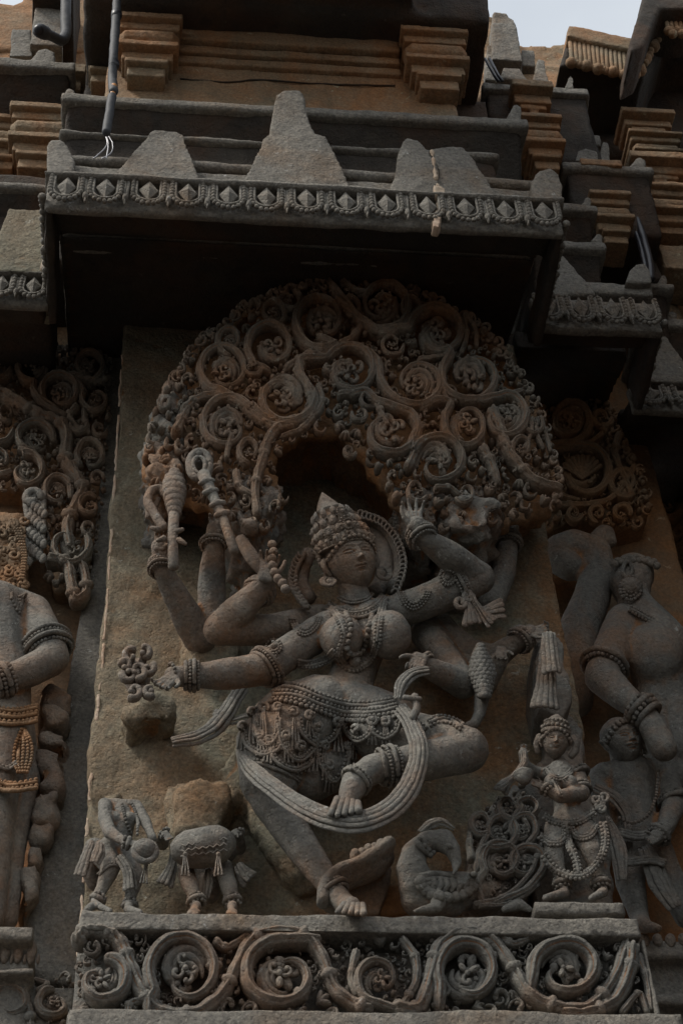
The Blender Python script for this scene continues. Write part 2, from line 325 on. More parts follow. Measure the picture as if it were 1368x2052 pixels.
# ------------------------------------------------------------------ figure helpers
def pp(a): return P(a[0], a[1], a[2])
class Body:
    def __init__(s): s.mb = MB(); s.hands = MB()
    def limb(s, *pts):                            # (x,y,Y,r px)
        for a, b in zip(pts[:-1], pts[1:]): s.mb.cap(pp(a), pp(b), a[3]*S(*a[:3]), b[3]*S(*b[:3]))
    def ell(s, a, rx, rz=None, ry=None, rot=0):
        k = S(*a[:3]); rz = rz or rx; ry = ry or rx; c, n = math.cos(math.radians(rot)), math.sin(math.radians(rot))
        R = np.array([[c, 0, n], [0, 1, 0], [-n, 0, c]]); s.mb.ell(pp(a), (rx*k, ry*k, rz*k), R, 20, 14)
    def hand(s, x, y, Y, ang, L, curl=40, spread=9, side=1, toward=0.1, thumb=55, curls=None):
        """palm at the wrist (x,y) reaching along ang (photo degrees, 90 = down); fingers bend towards the viewer"""
        k = S(x, y, Y); A = math.radians(ang); ex = unit(P(x+math.cos(A), y+math.sin(A), Y)-P(x, y, Y)); ny = np.array((0, -1., 0)); ex = unit(ex+ny*toward); wv = unit(np.cross(ex, ny))*side
        nv = unit(np.cross(wv*side, ex)); nv = nv if nv[1] < 0 else -nv; o = P(x, y, Y); L *= k; m = MB()
        def q(a, b, c): return o+ex*a*L+wv*b*L+nv*c*L
        for b in (-.15, -.05, .05, .15): m.cap(q(0, b*.7, 0), q(.45, b, 0), .105*L, .085*L, 10)
        lens = (.40, .47, .44, .34)
        for i in range(4):
            b = -.17+i*.113; cu = math.radians((curls[i] if curls else curl)+random.uniform(-6, 6)); sp = math.radians((i-1.5)*spread)
            p = q(.45, b, 0); ang_ = cu*.25
            for j, fr in enumerate((.45, .32, .23)):
                dv = (ex*math.cos(sp)+wv*math.sin(sp)); dv = dv*math.cos(ang_)+nv*math.sin(ang_)
                p2 = p+dv*fr*lens[i]*L; m.cap(p, p2, (.062-.009*j)*L, (.055-.009*j)*L, 9); p = p2; ang_ += cu
        p = q(.1, .16, .02); a0 = math.radians(thumb)
        for j, fr in enumerate((.2, .17, .13)):
            dv = ex*math.cos(a0)+wv*math.sin(a0)+nv*.35; dv = unit(dv); p2 = p+dv*fr*L; m.cap(p, p2, (.075-.01*j)*L, (.066-.01*j)*L, 9); p = p2; a0 -= .35
        me = remesh(m, max(.0015, L*.022), 1); vv = np.empty(len(me.vertices)*3); me.vertices.foreach_get('co', vv)
        s.hands.add(vv.reshape(-1, 3), [tuple(f.vertices) for f in me.polygons]); bpy.data.meshes.remove(me)
    def toes(s, lst):
        for a, b, ra, rb in lst: s.hands.cap(pp(a), pp(b), ra*S(*a), rb*S(*b), 12)
    def build(s, name, mat, parent, vox=.0035, smooth=5, amp=.0012, nsc=26):
        me = remesh(s.mb, vox, smooth, amp, nsc, 3)
        n = len(me.vertices); v = np.empty(n*3); me.vertices.foreach_get('co', v); v = v.reshape(-1, 3); f = [tuple(p_.vertices) for p_ in me.polygons]
        s.bvh = BVHTree.FromPolygons([tuple(a) for a in v], f)
        m = MB(); m.add(v, f)
        if s.hands.n: m.add(s.hands.verts(), s.hands.f)
        bpy.data.meshes.remove(me); return m.obj(name, mat, parent, wear=0, fix=False)
    def on(s, x, y, Yd=-.1, lift=0):
        r = ray(x, y); h = s.bvh.ray_cast(Vector(CAM), Vector(r))
        if h[0] is not None and h[0][1] < .02: return np.array(h[0])+unit(-r)*lift
        return P(x, y, Yd)+unit(-r)*lift
    def drape(s, pts, Yd=-.1, lift=0, step=None, n=6):
        p = cr(pts, n) if len(pts) > 2 else np.array([np.array(pts[0])+(np.array(pts[-1])-np.array(pts[0]))*t for t in np.linspace(0, 1, 12)])
        w = np.array([s.on(a[0], a[1], Yd, lift) for a in p]); 
        for _ in range(2): w[1:-1] = (w[:-2]+2*w[1:-1]+w[2:])/4
        return even(w, step) if step else w
def beads(mb, w, r, nu=7, nv=5):
    for p in w: mb.ell(p, r, nu=nu, nv=nv)
def bangle(parent, c, t, R, rows=3, bead=.0026, name='bracelet', mat=CARVE, w=.006):
    """rows of beads round a limb: centre, axis, radius (world)"""
    t = unit(t); n1 = unit(np.cross(t, (0, 0, 1) if abs(t[2]) < .9 else (1, 0, 0))); n2 = np.cross(t, n1); mb = MB(); th = np.linspace(0, 2*math.pi, 33)
    for i in range(rows):
        c2 = np.asarray(c)+t*(i-(rows-1)/2)*w; RR = R*(1.12 if rows > 1 and i not in (0, rows-1) else 1.0)
        ringp = np.array([c2+RR*(math.cos(a)*n1+math.sin(a)*n2) for a in th])
        if i % 2 == 0: beads(mb, even(ringp, bead*1.9), bead)
        else: mb.tube(ringp, bead*1.25, 8)
    return mb.obj(name, mat, parent)
def limb_bangle(parent, a, b, Y, rpx, rows=3, f=1.1, **k):
    m = ((a[0]+b[0])/2, (a[1]+b[1])/2); return bangle(parent, P(m[0], m[1], Y), P(b[0], b[1], Y)-P(a[0], a[1], Y), rpx*S(m[0], m[1], Y)*f, rows, **k)
def head(parent, x, y, Y, R, tilt=0, down=18, turn=0, mat=CARVE, moustache=False, name='head'):
    """carved face; R = half width in photo pixels; down = degrees the face looks below the horizontal"""
    n = 120; u = np.linspace(-math.pi, math.pi, n, endpoint=False); v = np.linspace(.02, math.pi-.02, n)
    U, V = np.meshgrid(u, v); X = np.sin(V)*np.sin(U); Yf = np.sin(V)*np.cos(U); Z = np.cos(V)      # Yf forward
    jaw = 1-.30*np.clip(-Z-.05, 0, 1)**1.15; x_ = X*.98*jaw; y_ = Yf*1.02*(1-.10*np.clip(-Z, 0, 1)); z_ = Z*1.26
    fr = np.clip(Yf*1.6, 0, 1)**.8
    def g(cx, cz, sx, sz): return np.exp(-((x_-cx)/sx)**2-((z_-cz)/sz)**2)
    ax = np.abs(x_)
    dsp = .0*x_
    dsp += .20*np.exp(-(ax/(.075+.05*np.clip(.25-z_, 0, .6)))**2)*np.clip((.38-z_)/.6, 0, 1)*(z_ > -.3)*np.clip((z_+.30)/.05, 0, 1)
    dsp += .10*np.exp(-((ax)/.10)**2-((z_+.22)/.07)**2)+.055*np.exp(-((ax-.12)/.05)**2-((z_+.25)/.05)**2)
    dsp -= .085*np.exp(-((ax-.36)/.2)**2-((z_-.10)/.13)**2)
    dsp += .10*np.exp(-((ax-.36)/.165)**4-((z_-.085-.06*(ax-.3))/.070)**2)
    eyel = z_-.085-.06*(ax-.3); w = np.clip(1-((ax-.36)/.21)**2, 0, 1)
    dsp -= .07*np.exp(-((eyel-.085*w**.5)/.022)**2)*(w > 0); dsp -= .06*np.exp(-((eyel+.06*w**.5)/.018)**2)*(w > 0); 
    br = z_-(.30+.10*np.sin(np.clip((ax-.08)/.55, 0, 1)*math.pi)*1.0-.05*ax); dsp += .06*np.exp(-(br/.035)**2)*(ax > .05)*(ax < .66)
    dsp += .03*np.exp(-((ax-.35)/.2)**2-((z_+.30)/.22)**2)
    lp = np.clip(1-(ax/.24)**2, 0, 1)
    dsp += .09*np.exp(-((z_+.465-.03*np.exp(-(ax/.05)**2)*-1)/.042)**2)*lp**.6+.095*np.exp(-((z_+.575)/.048)**2)*np.clip(1-(ax/.18)**2, 0, 1)**.6
    dsp -= .07*np.exp(-((z_+.517)/.014)**2)*np.clip(1-(ax/.27)**2, 0, 1)**.4
    dsp += .085*g(0, -.84, .2, .15)-.04*g(0, -.68, .2, .05)
    if moustache: dsp += .07*np.exp(-((z_+.385+.18*ax)/.045)**2)*(ax < .4)*np.clip((ax)/.05, .2, 1)
    dsp *= fr; y_ = y_+dsp
    g_ = np.stack([x_, -y_, z_], -1)
    k = S(x, y, Y)*R; a, b, c = math.radians(down), math.radians(tilt), math.radians(turn)
    Rx = np.array([[1, 0, 0], [0, math.cos(a), -math.sin(a)], [0, math.sin(a), math.cos(a)]])
    Ry = np.array([[math.cos(b), 0, math.sin(b)], [0, 1, 0], [-math.sin(b), 0, math.cos(b)]]); Rz = np.array([[math.cos(c), -math.sin(c), 0], [math.sin(c), math.cos(c), 0], [0, 0, 1]])
    M = Ry@Rx@Rz; o = P(x, y, Y); mb = MB(); mb.grid((g_@M.T)*k+o, True, True)
    # ears
    for sd_ in (-1, 1):
        e = lambda q: o+M@(np.array(q)*k)
        mb.tube([e((sd_*1.0, .05, .3)), e((sd_*1.1, .0, .15)), e((sd_*1.1, 0, -.15)), e((sd_*.98, .0, -.42))], [.08*k, .14*k, .12*k, .09*k], 8, .8)
    h = mb.obj(name, mat, parent, wear=0)
    return h, (lambda q: o+M@(np.array(q, float)*k)), k
def tassel(x, y, L, Yat, w=9, n=4, ang=90, mb=None):
    mb = mb or MB(); A = math.radians(ang); p0 = Yat(x, y); s = S(x, y, p0[1]); mb.ell(p0, w*.6*s, nu=9, nv=6)
    for i in range(n):
        off = (i-(n-1)/2)*w*2/n; q = [(x+off*.3*math.sin(A), y), (x+math.cos(A)*L*.5+off*.8*math.sin(A), y+math.sin(A)*L*.5), (x+math.cos(A)*L+off*1.2*math.sin(A), y+math.sin(A)*L+random.uniform(-2, 2))]
        q = cr(q, 4); ww = np.array([Yat(a[0], a[1]) for a in q]); mb.tube(ww, np.linspace(.16, .24, len(ww))*w*s, 7, 1.2); mb.ell(ww[-1], w*.32*s, nu=7, nv=5)
    return mb
# ================================================================== GROUND
g = MB(); g.add([(-60, -60, 0), (60, -60, 0), (60, 60, 0), (-60, 60, 0)], [(0, 1, 2, 3)]); g.obj('ground', SOIL, None, False, 'structure')
# plane depths: main bay wall 0, left bay .15, right bay .23, further right .46
YL, YR, YRR = .15, .23, .46
BH = lambda x, y, Y: PZ(x, y, Y)
# ================================================================== MAIN WALL
t = thing('temple_wall', 'plain rough greenish wall slab behind the dancing figure, left margin bare', 'wall')
mb = MB(); mb.prism([(250, 634), (700, 645), (1036, 690), (1094, 1050), (1135, 1280), (1162, 1400), (1180, 1560), (1215, 1850), (1230, 2120), (140, 2120), (160, 1835), (205, 1230), (238, 850)], 0, .1)
rock(mb, 'slab', WALL, t, .006, .005, 9, 1, fine=.0022)
mb = MB()   # rubble faces left rough round the figures
def lump(pts, Yc, bulge, mbx): 
    cx = sum(p[0] for p in pts)/len(pts); cy = sum(p[1] for p in pts)/len(pts)
    mbx.prism(pts, Yc, .05); mbx.prism([(cx+(x-cx)*.8, cy+(y-cy)*.8) for x, y in pts], Yc-bulge, .05)
lump([(335, 1580), (385, 1555), (430, 1560), (460, 1555), (480, 1590), (455, 1655), (440, 1680), (345, 1685)], -.03, .03, mb)
lump([(370, 1262), (430, 1240), (500, 1250), (490, 1330), (430, 1345), (372, 1330)], -.02, .02, mb)
lump([(205, 1590), (245, 1580), (248, 1606), (200, 1612)], -.015, .01, mb)
lump([(440, 1540), (520, 1440), (620, 1600), (660, 1760), (600, 1800), (530, 1700), (470, 1600)], -.012, .012, mb)
rock(mb, 'uncut_stone', WALL, t, .006, .009, 18, 1, fine=.0025)
mb = MB()
for a, b in (((247, 712), (236, 860)), ((236, 860), (216, 1180)), ((216, 1180), (196, 1420)), ((196, 1420), (176, 1640)), ((176, 1640), (163, 1830)), ((163, 1830), (152, 1985))):
    q_ = even(cr([a, ((a[0]+b[0])/2+random.uniform(-3, 3), (a[1]+b[1])/2), b], 10), 9); k0 = 0
    while k0 < len(q_)-3:
        L_ = random.randint(3, 12); w = wpts(q_[k0:k0+L_]+np.stack([[random.uniform(-1.6, 1.6) for _ in q_[k0:k0+L_]], np.zeros(len(q_[k0:k0+L_]))], -1), -.003); k0 += L_+random.choice((0, 0, 0, 1, 2))
        if len(w) > 2: mb.tube(w, [random.uniform(.0012, .0032) for _ in w], 6, .3)
mb.obj('mortar_seam', PLASTER, t)
# a raised rough strip at right edge of the slab, seen behind the tassels
# ================================================================== LEFT BAY WALL
t = thing('recessed_wall', 'recessed grey wall with smooth margin strip, left of the dancing figure slab', 'wall')
mb = MB(); mb.prism([(-300, 640), (250, 640), (250, 2150), (-300, 2150)], YL, YL+.15); rock(mb, 'slab', WARMC, t, .01, .003, 10)
mb = MB(); mb.prism([(214, 720), (262, 700), (228, 1180), (205, 1500), (180, 1835), (165, 1975), (60, 1960), (66, 1850), (50, 1845), (68, 1780), (92, 1680), (118, 1560), (130, 1440), (141, 1330), (160, 1240), (186, 1130), (205, 930)], YL-.045, YL+.05)
rock(mb, 'margin_strip', LEDGE, t, .006, .003, 12, 1, fine=.001)
# ================================================================== RIGHT BAY WALLS
t = thing('side_bay_wall', 'dark recessed wall behind the large turned torso, right of the main slab', 'wall')
mb = MB(); mb.box(PX(1000, 1000, YR), PX(1440, 1400, YR), YR, YR+.1, 2.3, PZ(1180, 735, YR)); rock(mb, 'slab', WARMC, t, .01, .004, 10)
t = thing('far_bay_wall', 'dim furthest wall at right edge covered in faint scrolls', 'wall')
mb = MB(); mb.box(PX(1240, 1000, YRR), 2.2, YRR, YRR+.1, 1.5, PZ(1330, 850, YRR)); rock(mb, 'slab', WARMC, t, .02, .004, 10)
# ================================================================== MAIN BASE
YB = -.17
xa, xb = PX(161, 1832, YB), PX(1277, 1840, YB)
t = thing('scroll_plinth', 'grey base course with bold scroll frieze, under the dancing figure', 'plinth')
z1, z0 = PZ(684, 1834, YB), PZ(684, 1868, YB)
mb = MB(); mb.box(xa, xb, YB, .02, z0, z1); rock(mb, 'ledge', LEDGE, t, .005, .0028, 16, 1)
zb = PZ(684, 2034, YB+.01)
mb = MB(); mb.box(xa-.004, xb+.01, YB+.048, .02, zb-.02, z0+.006); rock(mb, 'frieze_back', CARVE, t, .007, .002, 14)
mb = MB(); mb.box(xa-.006, xb+.03, YB-.005, .02, zb-.11, zb); rock(mb, 'ledge', LEDGE, t, .006, .0028, 16, 1)
mb = MB(); mb.box(xa-.02, xb+.05, YB-.03, .02, 1.0, zb-.14); rock(mb, 'plinth', LEDGE, t, .012, .003, 12)
mb = MB(); mb.box(xb-.0, xb+.006, YB+.005, YB+.06, zb, z0); rock(mb, 'end_post', LEDGE, t, .004, .002, 20)
def q4(l): return [(130+a*.4386, 1800+b*.4386) for a, b in l]
def q5(l): return [(720+a*.4737, 1800+b*.4737) for a, b in l]
fr = [(205, 1962, 50, -80, 1, [], 13.5), (369, 1950, 70, 150, 1, [(300, 2035), (300, 2005)], 13.5), (564, 1950, 69, -90, -1, [(640, 1880)], 14), (760, 1966, 44, 90, 1, [(800, 2025)], 9),
      (935, 1951, 66, 160, 1, [(880, 2020)], 14), (1130, 1944, 62, 200, 1, [(1060, 1990)], 14)]
fs = [(q4([(60, 190), (90, 150), (150, 145), (230, 170), (270, 230), (310, 330), (370, 450), (450, 520), (600, 520), (720, 430), (790, 300), (860, 180), (980, 145), (1100, 170), (1180, 270), (1230, 400), (1330, 480), (1400, 500)]), 15.5),
      (q5([(150, 460), (250, 460), (300, 330), (340, 200), (440, 140), (560, 175), (650, 290), (720, 400), (850, 460), (980, 450), (1080, 330), (1130, 180)]), 15.5),
      (q5([(1150, 200), (1140, 300), (1080, 430), (960, 480), (860, 478)]), 15.5), (q5([(180, 170), (240, 260), (235, 360), (190, 440)]), 9), (q4([(690, 190), (740, 220), (800, 190), (850, 140)]), 8), (q5([(560, 130), (640, 190), (710, 170)]), 8),
      (q4([(290, 540), (300, 480), (370, 470), (450, 540)]), 8), (q5([(1110, 480), (1180, 400), (1220, 480)]), 7), (q5([(1180, 240), (1210, 330), (1235, 470)]), 7), (q4([(1330, 240), (1310, 350), (1330, 440)]), 8)]
fpoly = [(165, 1876), (1262, 1876), (1290, 2030), (155, 2030)]
YF = lambda x, y: YB+.010
scrolls(t, fr, fs, YF, 11, fpoly, 480, CARVE, 3, (9, 20))
# left bay base
t = thing('lotus_plinth', 'smaller ledge with lotus petals and scrolls at the lower left corner', 'plinth')
Yq = .0
mb = MB(); mb.box(PX(-60, 1870, Yq), PX(68, 1868, Yq), Yq, YL-.03, PZ(30, 1884, Yq), PZ(30, 1852, Yq)); mb.box(PX(-60, 1950, Yq), PX(66, 1950, Yq), Yq, YL-.03, PZ(30, 1952, Yq), PZ(30, 1936, Yq)); mb.box(PX(-60, 1900, Yq), PX(62, 1900, Yq), Yq+.03, YL+.05, 1, PZ(30, 1870, Yq))
mb.box(PX(-60, 1970, Yq+.02), PX(152, 1985, Yq+.02), Yq+.045, YL+.05, 1.2, PZ(80, 1956, Yq+.02))
rock(mb, 'ledge', LEDGE, t, .006, .0025, 16)
for i in range(4):
    x = -14+i*26; mb = MB(); s = S(x, 1910, Yq+.02); mb.ell(P(x, 1908, Yq+.03), (11*s, 14*s, 27*s), nu=14, nv=10); mb.ell(P(x+13, 1922, Yq+.03), (4*s, 8*s, 12*s), nu=8, nv=6); mb.obj('lotus_petal', CARVE, t)
scrolls(t, [(20, 2010, 34, 200, 1, [], 10), (108, 2010, 32, -90, -1, [], 8)], [([(-10, 1970), (30, 1975), (55, 2010), (62, 2060)], 12), ([(75, 1985), (95, 1970), (70, 1960)], 6)], lambda x, y: Yq+.035, 9, [(0, 1962), (145, 1962), (145, 2060), (0, 2060)], 24, CARVE, 8, (7, 12))
# right bay base
t = thing('petal_plinth', 'dark petal base course at the lower right, beyond the main base', 'plinth')
Yq = YR-.17
mb = MB()
for a, b, d_ in ((1866, 1900, .02), (1900, 1918, 0), (1918, 1990, .03), (1990, 2008, 0), (2008, 2090, .03)): mb.box(PX(1200, a, Yq), PX(1480, a, Yq), Yq+d_, YR+.1, PZ(1320, b, Yq)-.001, PZ(1320, a, Yq))
rock(mb, 'course', LEDGE, t, .007, .003, 15)
for i in range(6):
    x = 1290+i*26; mb = MB(); s = S(x, 1890, Yq); mb.ell(P(x, 1884, Yq+.02), (11*s, 9*s, 15*s)); mb.ell(P(x, 1955, Yq+.035), (12*s, 9*s, 26*s), nu=12, nv=8); mb.obj('lotus_petal', CARVE, t)
# ================================================================== EAVES
def fascia(t, px0, px1, yt, yb, Y, n, mat=LEDGE, cross=False):
    """diamonds in beaded loops hanging on an eave front; xs/ys at left and right photo ends"""
    (xl, ytl, ybl), (xr, ytr, ybr) = (px0, yt[0], yb[0]), (px1, yt[1], yb[1])
    Xl, Xr = PX(xl, ytl, Y), PX(xr, ytr, Y); zt = (PZ(xl, ytl, Y)+PZ(xr, ytr, Y))/2; zb_ = (PZ(xl, ybl, Y)+PZ(xr, ybr, Y))/2; h = zt-zb_; w = (Xr-Xl)/n
    for i in range(n):
        cx = Xl+(i+.5)*w+random.uniform(-.04, .04)*w; cz = zb_+h*(.56+random.uniform(-.03, .03))
        mb = MB(); r_ = h*.40*random.uniform(.93, 1.03); rx = w*.235
        mb.add([(cx-rx, Y, cz), (cx, Y, cz+r_), (cx+rx, Y, cz), (cx, Y, cz-r_), (cx-rx, Y-.007, cz), (cx, Y-.009, cz+r_), (cx+rx, Y-.007, cz), (cx, Y-.007, cz-r_), (cx+rx*.05, Y-.016, cz)],
               [(4, 7, 8), (7, 6, 8), (6, 5, 8), (5, 4, 8), (0, 1, 5, 4), (1, 2, 6, 5), (2, 3, 7, 6), (3, 0, 4, 7)])
        mb.obj('diamond', mat, t, False)
        th = np.linspace(0, math.pi, 14); mb = MB()
        for k_, (rw, rr) in enumerate(((.385, .0050), (.30, .0026))):
            U = np.vstack([[(cx-w*rw, Y-.007, zt-h*.04)], np.stack([cx-w*rw*np.cos(th), np.full(14, Y-.008), zb_+h*.42-h*(.40 if k_ == 0 else .26)*np.sin(th)], -1), [(cx+w*rw, Y-.007, zt-h*.04)]])
            if k_ == 0: beads(mb, even(U, rr*1.9), rr*random.uniform(.95, 1.05), 8, 6)
            else: mb.tube(U, [rr]*len(U), 6)
        mb.obj('bead_swag', mat, t)
        mb = MB()
        if i < n-1:
            for dx in (-.035, .035): mb.tube([(cx+w/2+dx*w*1.3, Y-.004, zt-h*.03), (cx+w/2+dx*w*.8, Y-.006, zb_+h*.2)], [.0035, .0035], 7)
            mb.ell((cx+w/2, Y-.009, zb_+h*.16), (w*.075, .008, h*.13), nu=10, nv=7); mb.ell((cx+w/2, Y-.009, zb_+h*.02), (w*.03, .005, h*.1), nu=8, nv=6); mb.obj('pendant', mat, t)
    return Xl, Xr, zt, zb_
def eave(label, xl, xr, ylip, yt, yb, Y, n, wallY, name='eave_cornice', group=None, left=True, right=True, side_d=.2):
    t = thing(name, label, 'cornice', group)
    Xl, Xr, zt, zb_ = fascia(t, xl, xr, yt, yb, Y-.002, n)
    zl = (PZ(xl, ylip[0], Y-.02)+PZ(xr, ylip[1], Y-.02))/2
    mb = MB(); mb.box(Xl-.006, Xr+.006, Y-.02, Y+.08, zt+.004, zl)
    rock(mb, 'top_slab', LEDGE, t, .0065, .003, 15)
    mb = MB(); mb.box(Xl, Xr, Y+.004, Y+.022, zb_-.004, zt+.006)
    rock(mb, 'fascia', LEDGE, t, .006, .0022, 18)
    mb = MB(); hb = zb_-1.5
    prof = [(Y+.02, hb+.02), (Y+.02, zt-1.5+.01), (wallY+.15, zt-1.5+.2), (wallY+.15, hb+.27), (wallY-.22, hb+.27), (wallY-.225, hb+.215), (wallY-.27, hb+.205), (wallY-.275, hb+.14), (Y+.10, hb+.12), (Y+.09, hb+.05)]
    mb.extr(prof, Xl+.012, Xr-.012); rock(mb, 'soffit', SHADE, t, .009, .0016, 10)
    mb = MB()                                     # returns at both ends
    for X_, dd, on_ in ((Xl, 1, left), (Xr, -1, right)):
        if on_:
            mb.box(min(X_, X_+dd*.016), max(X_, X_+dd*.016), Y+.012, Y+side_d, zb_-.002, zt+.004)
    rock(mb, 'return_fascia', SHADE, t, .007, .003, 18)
    for X_, dd, on_ in ((Xl, 1, left), (Xr, -1, right)):
        if on_:
            mb = MB(); k = int(side_d/.012)
            for i in range(k): mb.ell((X_-dd*.004, Y+.012*i, zb_+.02+.012*abs(math.sin(i*.7))), .0075, nu=8, nv=6)
            mb.obj('edge_beads', LEDGE, t)
    return t, Xl, Xr, zt, zl
def merlon(t, poly, Y, th=.07, name='merlon', mat=LEDGE):
    mb = MB(); mb.prism(poly, Y, Y+th); return rock(mb, name, mat, t, .0038, .0028, 16, 0, fine=.001)
EY = -.42
t, EXl, EXr, Ezt, Ezl = eave('wide sunshade cornice with a row of thirteen diamonds, just above the dancing figure', 95, 1120, (344, 396), (360, 410), (403, 462), EY, 13, .02, side_d=.26)
merlon(t, [(224, 356), (300, 264), (312, 260), (352, 262), (369, 269), (401, 366)], EY+.02)
merlon(t, [(485, 366), (522, 292), (527, 277), (540, 268), (553, 190), (566, 181), (598, 182), (606, 192), (629, 268), (652, 274), (662, 290), (706, 380)], EY+.02)
merlon(t, [(779, 388), (806, 284), (815, 277), (836, 279), (857, 300), (880, 340), (876, 398)], EY+.02)
merlon(t, [(866, 398), (880, 345), (864, 299), (925, 292), (938, 301), (1001, 402)], EY+.024)
merlon(t, [(94, 346), (94, 290), (103, 280), (122, 280), (136, 294), (148, 318), (148, 350)], EY+.012, .05, 'corner_finial')
merlon(t, [(1064, 402), (1066, 362), (1082, 345), (1100, 337), (1118, 348), (1126, 372), (1126, 404)], EY+.012, .05, 'corner_finial')
mb = MB()
zt1 = PZ(240, 322, EY+.05); zb1 = PZ(240, 340, EY+.05)
mb.box(EXl+.01, EXr-.01, EY+.055, EY+.2, zb1-.06, zt1-.022)
mb.box(EXl+.01, EXr-.01, EY+.04, EY+.2, zb1-.06, zb1-.012)
mb.tube([(EXl+.02, EY+.045, zt1-.02), (EXr-.02, EY+.045, zt1-.02)], [.0125, .0125], 14)
rock(mb, 'roll_moulding', LEDGE, t, .004, .002, 18)
mb = MB(); w = wpts(cr([(864, 300), (868, 320), (872, 350), (876, 372), (884, 380), (879, 398), (874, 430), (872, 455)], 6), EY-.002); mb.tube(w, [random.uniform(.002, .006) for _ in w], 6, .8)
mb.prism([(868, 372), (890, 376), (892, 386), (872, 392)], EY-.012, EY+.01); mb.prism([(868, 428), (884, 430), (880, 456), (866, 452)], EY-.012, EY+.01)
me = remesh(mb, .003, 1, .002, 60); link(me, 'mortar_patch', PLASTER, t)
# upper ledges behind the merlons
def ledge(label, x0, x1, y, th, Y, back, name='stone_ledge', finials=(), mat=LEDGE, und=.12, group=None, undY=.09):
    t = thing(name, label, 'ledge', group); X0, X1 = PX(x0, y[0], Y), PX(x1, y[1], Y); z = (PZ(x0, y[0], Y)+PZ(x1, y[1], Y))/2; h = S(x0, y[0], Y)*th*1.45
    mb = MB(); mb.box(X0, X1, Y, back, z-h, z); rock(mb, 'slab', mat, t, .006, .0032, 15)
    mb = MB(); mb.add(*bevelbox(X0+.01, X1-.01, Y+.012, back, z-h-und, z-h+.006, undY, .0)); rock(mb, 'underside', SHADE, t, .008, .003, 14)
    for p_ in finials:
        if len(p_) == 4:
            a, b, c, d_ = p_; q = [(a, d_), (a+(b-a)*.25, c+(d_-c)*.55), (a+(b-a)*.45, c+(d_-c)*.1), (a+(b-a)*.7, c), (b, c+(d_-c)*.25), (b, d_)]
        else: q = p_
        merlon(t, q, Y+.006, .05, 'finial')
    return t, X0, X1, z, h
def bevelbox(x0, x1, y0, y1, z0, z1, dy, dx):     # box whose bottom is drawn back
    v = [(x0+dx, y0+dy, z0), (x1-dx, y0+dy, z0), (x0+dx, y1, z0), (x1-dx, y1, z0), (x0, y0, z1), (x1, y0, z1), (x0, y1, z1), (x1, y1, z1)]
    return v, [(0, 2, 3, 1), (4, 5, 7, 6), (0, 1, 5, 4), (2, 6, 7, 3), (0, 4, 6, 2), (1, 3, 7, 5)]
ledge('thin broken ledge directly behind the triangular merlons', 120, 1000, (258, 308), 8, -.355, .15, und=.10, undY=.02)
ledge('long grey ledge under the ochre wall, small knob at its right end', 124, 1054, (186, 236), 20, -.345, .15, finials=[(1012, 1044, 208, 240), (121, 150, 176, 196)], und=.12)
# ================================================================== UPPER STOREY
t = thing('upper_wall', 'ochre plastered stone wall between two stubby pilasters above the ledges', 'wall')
mb = MB(); mb.box(PX(215, 150, -.25), PX(905, 160, -.25), -.25, -.1, 4.34, PZ(600, -60, -.25)); rock(mb, 'block', UPPER, t, .008, .0035, 12)
mb = MB(); ym = -.268
for a, b, d_ in ((62, 84, .0), (88, 100, .022), (104, 116, .035)): mb.box(PX(345, 100, ym), PX(800, 110, ym), ym-.012+d_*.5, -.2, PZ(560, b+14, ym), PZ(560, a+14, ym))
rock(mb, 'moulding', UPPER, t, .003, .0016, 16)
mb = MB(); mb.box(PX(345, 60, ym), PX(800, 60, ym), ym-.03, -.2, PZ(560, 70, ym), 4.98); rock(mb, 'shade_band', SHADE, t, .008, .006, 12)  # dark beam, paints the shade where the wall meets the upper eave
mb = MB(); w = wpts(cr([(362, 158), (450, 165), (520, 160), (640, 168), (790, 172)], 8), -.252); mb.tube(w, .0022, 5); mb.obj('crack_joint', SHADE, t)
def pilaster(label, cx, y0, y1, w, Y, rows, group='stubby stacked pilasters', dz=0, mat=UPPER, depth=.08):
    t = thing('pilaster', label, 'pilaster', group)
    X = PX(cx, (y0+y1)/2, Y)
    for nm, a, b, f, d_ in rows:
        ya, yb_ = y0+(y1-y0)*a, y0+(y1-y0)*b; hw = w*f/2*S(cx, ya, Y); mb = MB()
        if nm == 'cushion':
            mb.box(X-hw*.97, X+hw*.97, Y-d_+.012, Y+.02, PZ(cx, yb_, Y), PZ(cx, ya, Y)); zc_ = (PZ(cx, yb_, Y)+PZ(cx, ya, Y))/2; mb.tube([(X-hw, Y-d_+.012, zc_), (X+hw, Y-d_+.012, zc_)], [(PZ(cx, ya, Y)-PZ(cx, yb_, Y))*.5]*2, 12)
        elif nm == 'block_notched':
            for q in (-.8, 0, .8): mb.box(X+hw*q-hw*(.26 if q else .34), X+hw*q+hw*(.26 if q else .34), Y-d_+(.0 if not q else .012), Y+.02, PZ(cx, yb_, Y), PZ(cx, ya, Y))
            mb.box(X-hw, X+hw, Y-d_-.004, Y+.02, PZ(cx, ya+(yb_-ya)*.22, Y), PZ(cx, ya, Y))
        else: mb.box(X-hw, X+hw, Y-d_, Y+.02, PZ(cx, yb_, Y), PZ(cx, ya, Y))
        rock(mb, {'cushion': 'cushion', 'block_notched': 'bracket_block'}.get(nm, nm), mat, t, .0026, .0012, 22)
    return t
CAPR = [('abacus', 0, .08, 1.12, .085), ('neck', .07, .18, .98, .06), ('block_notched', .17, .44, .72, .05), ('abacus', .45, .50, 1.14, .085), ('neck', .49, .57, 1.05, .07), ('cushion', .57, .72, .84, .06), ('abacus', .73, .78, 1.08, .075), ('neck', .77, .86, .9, .055), ('abacus', .87, .91, .76, .06), ('neck', .90, 1.0, .66, .045)]
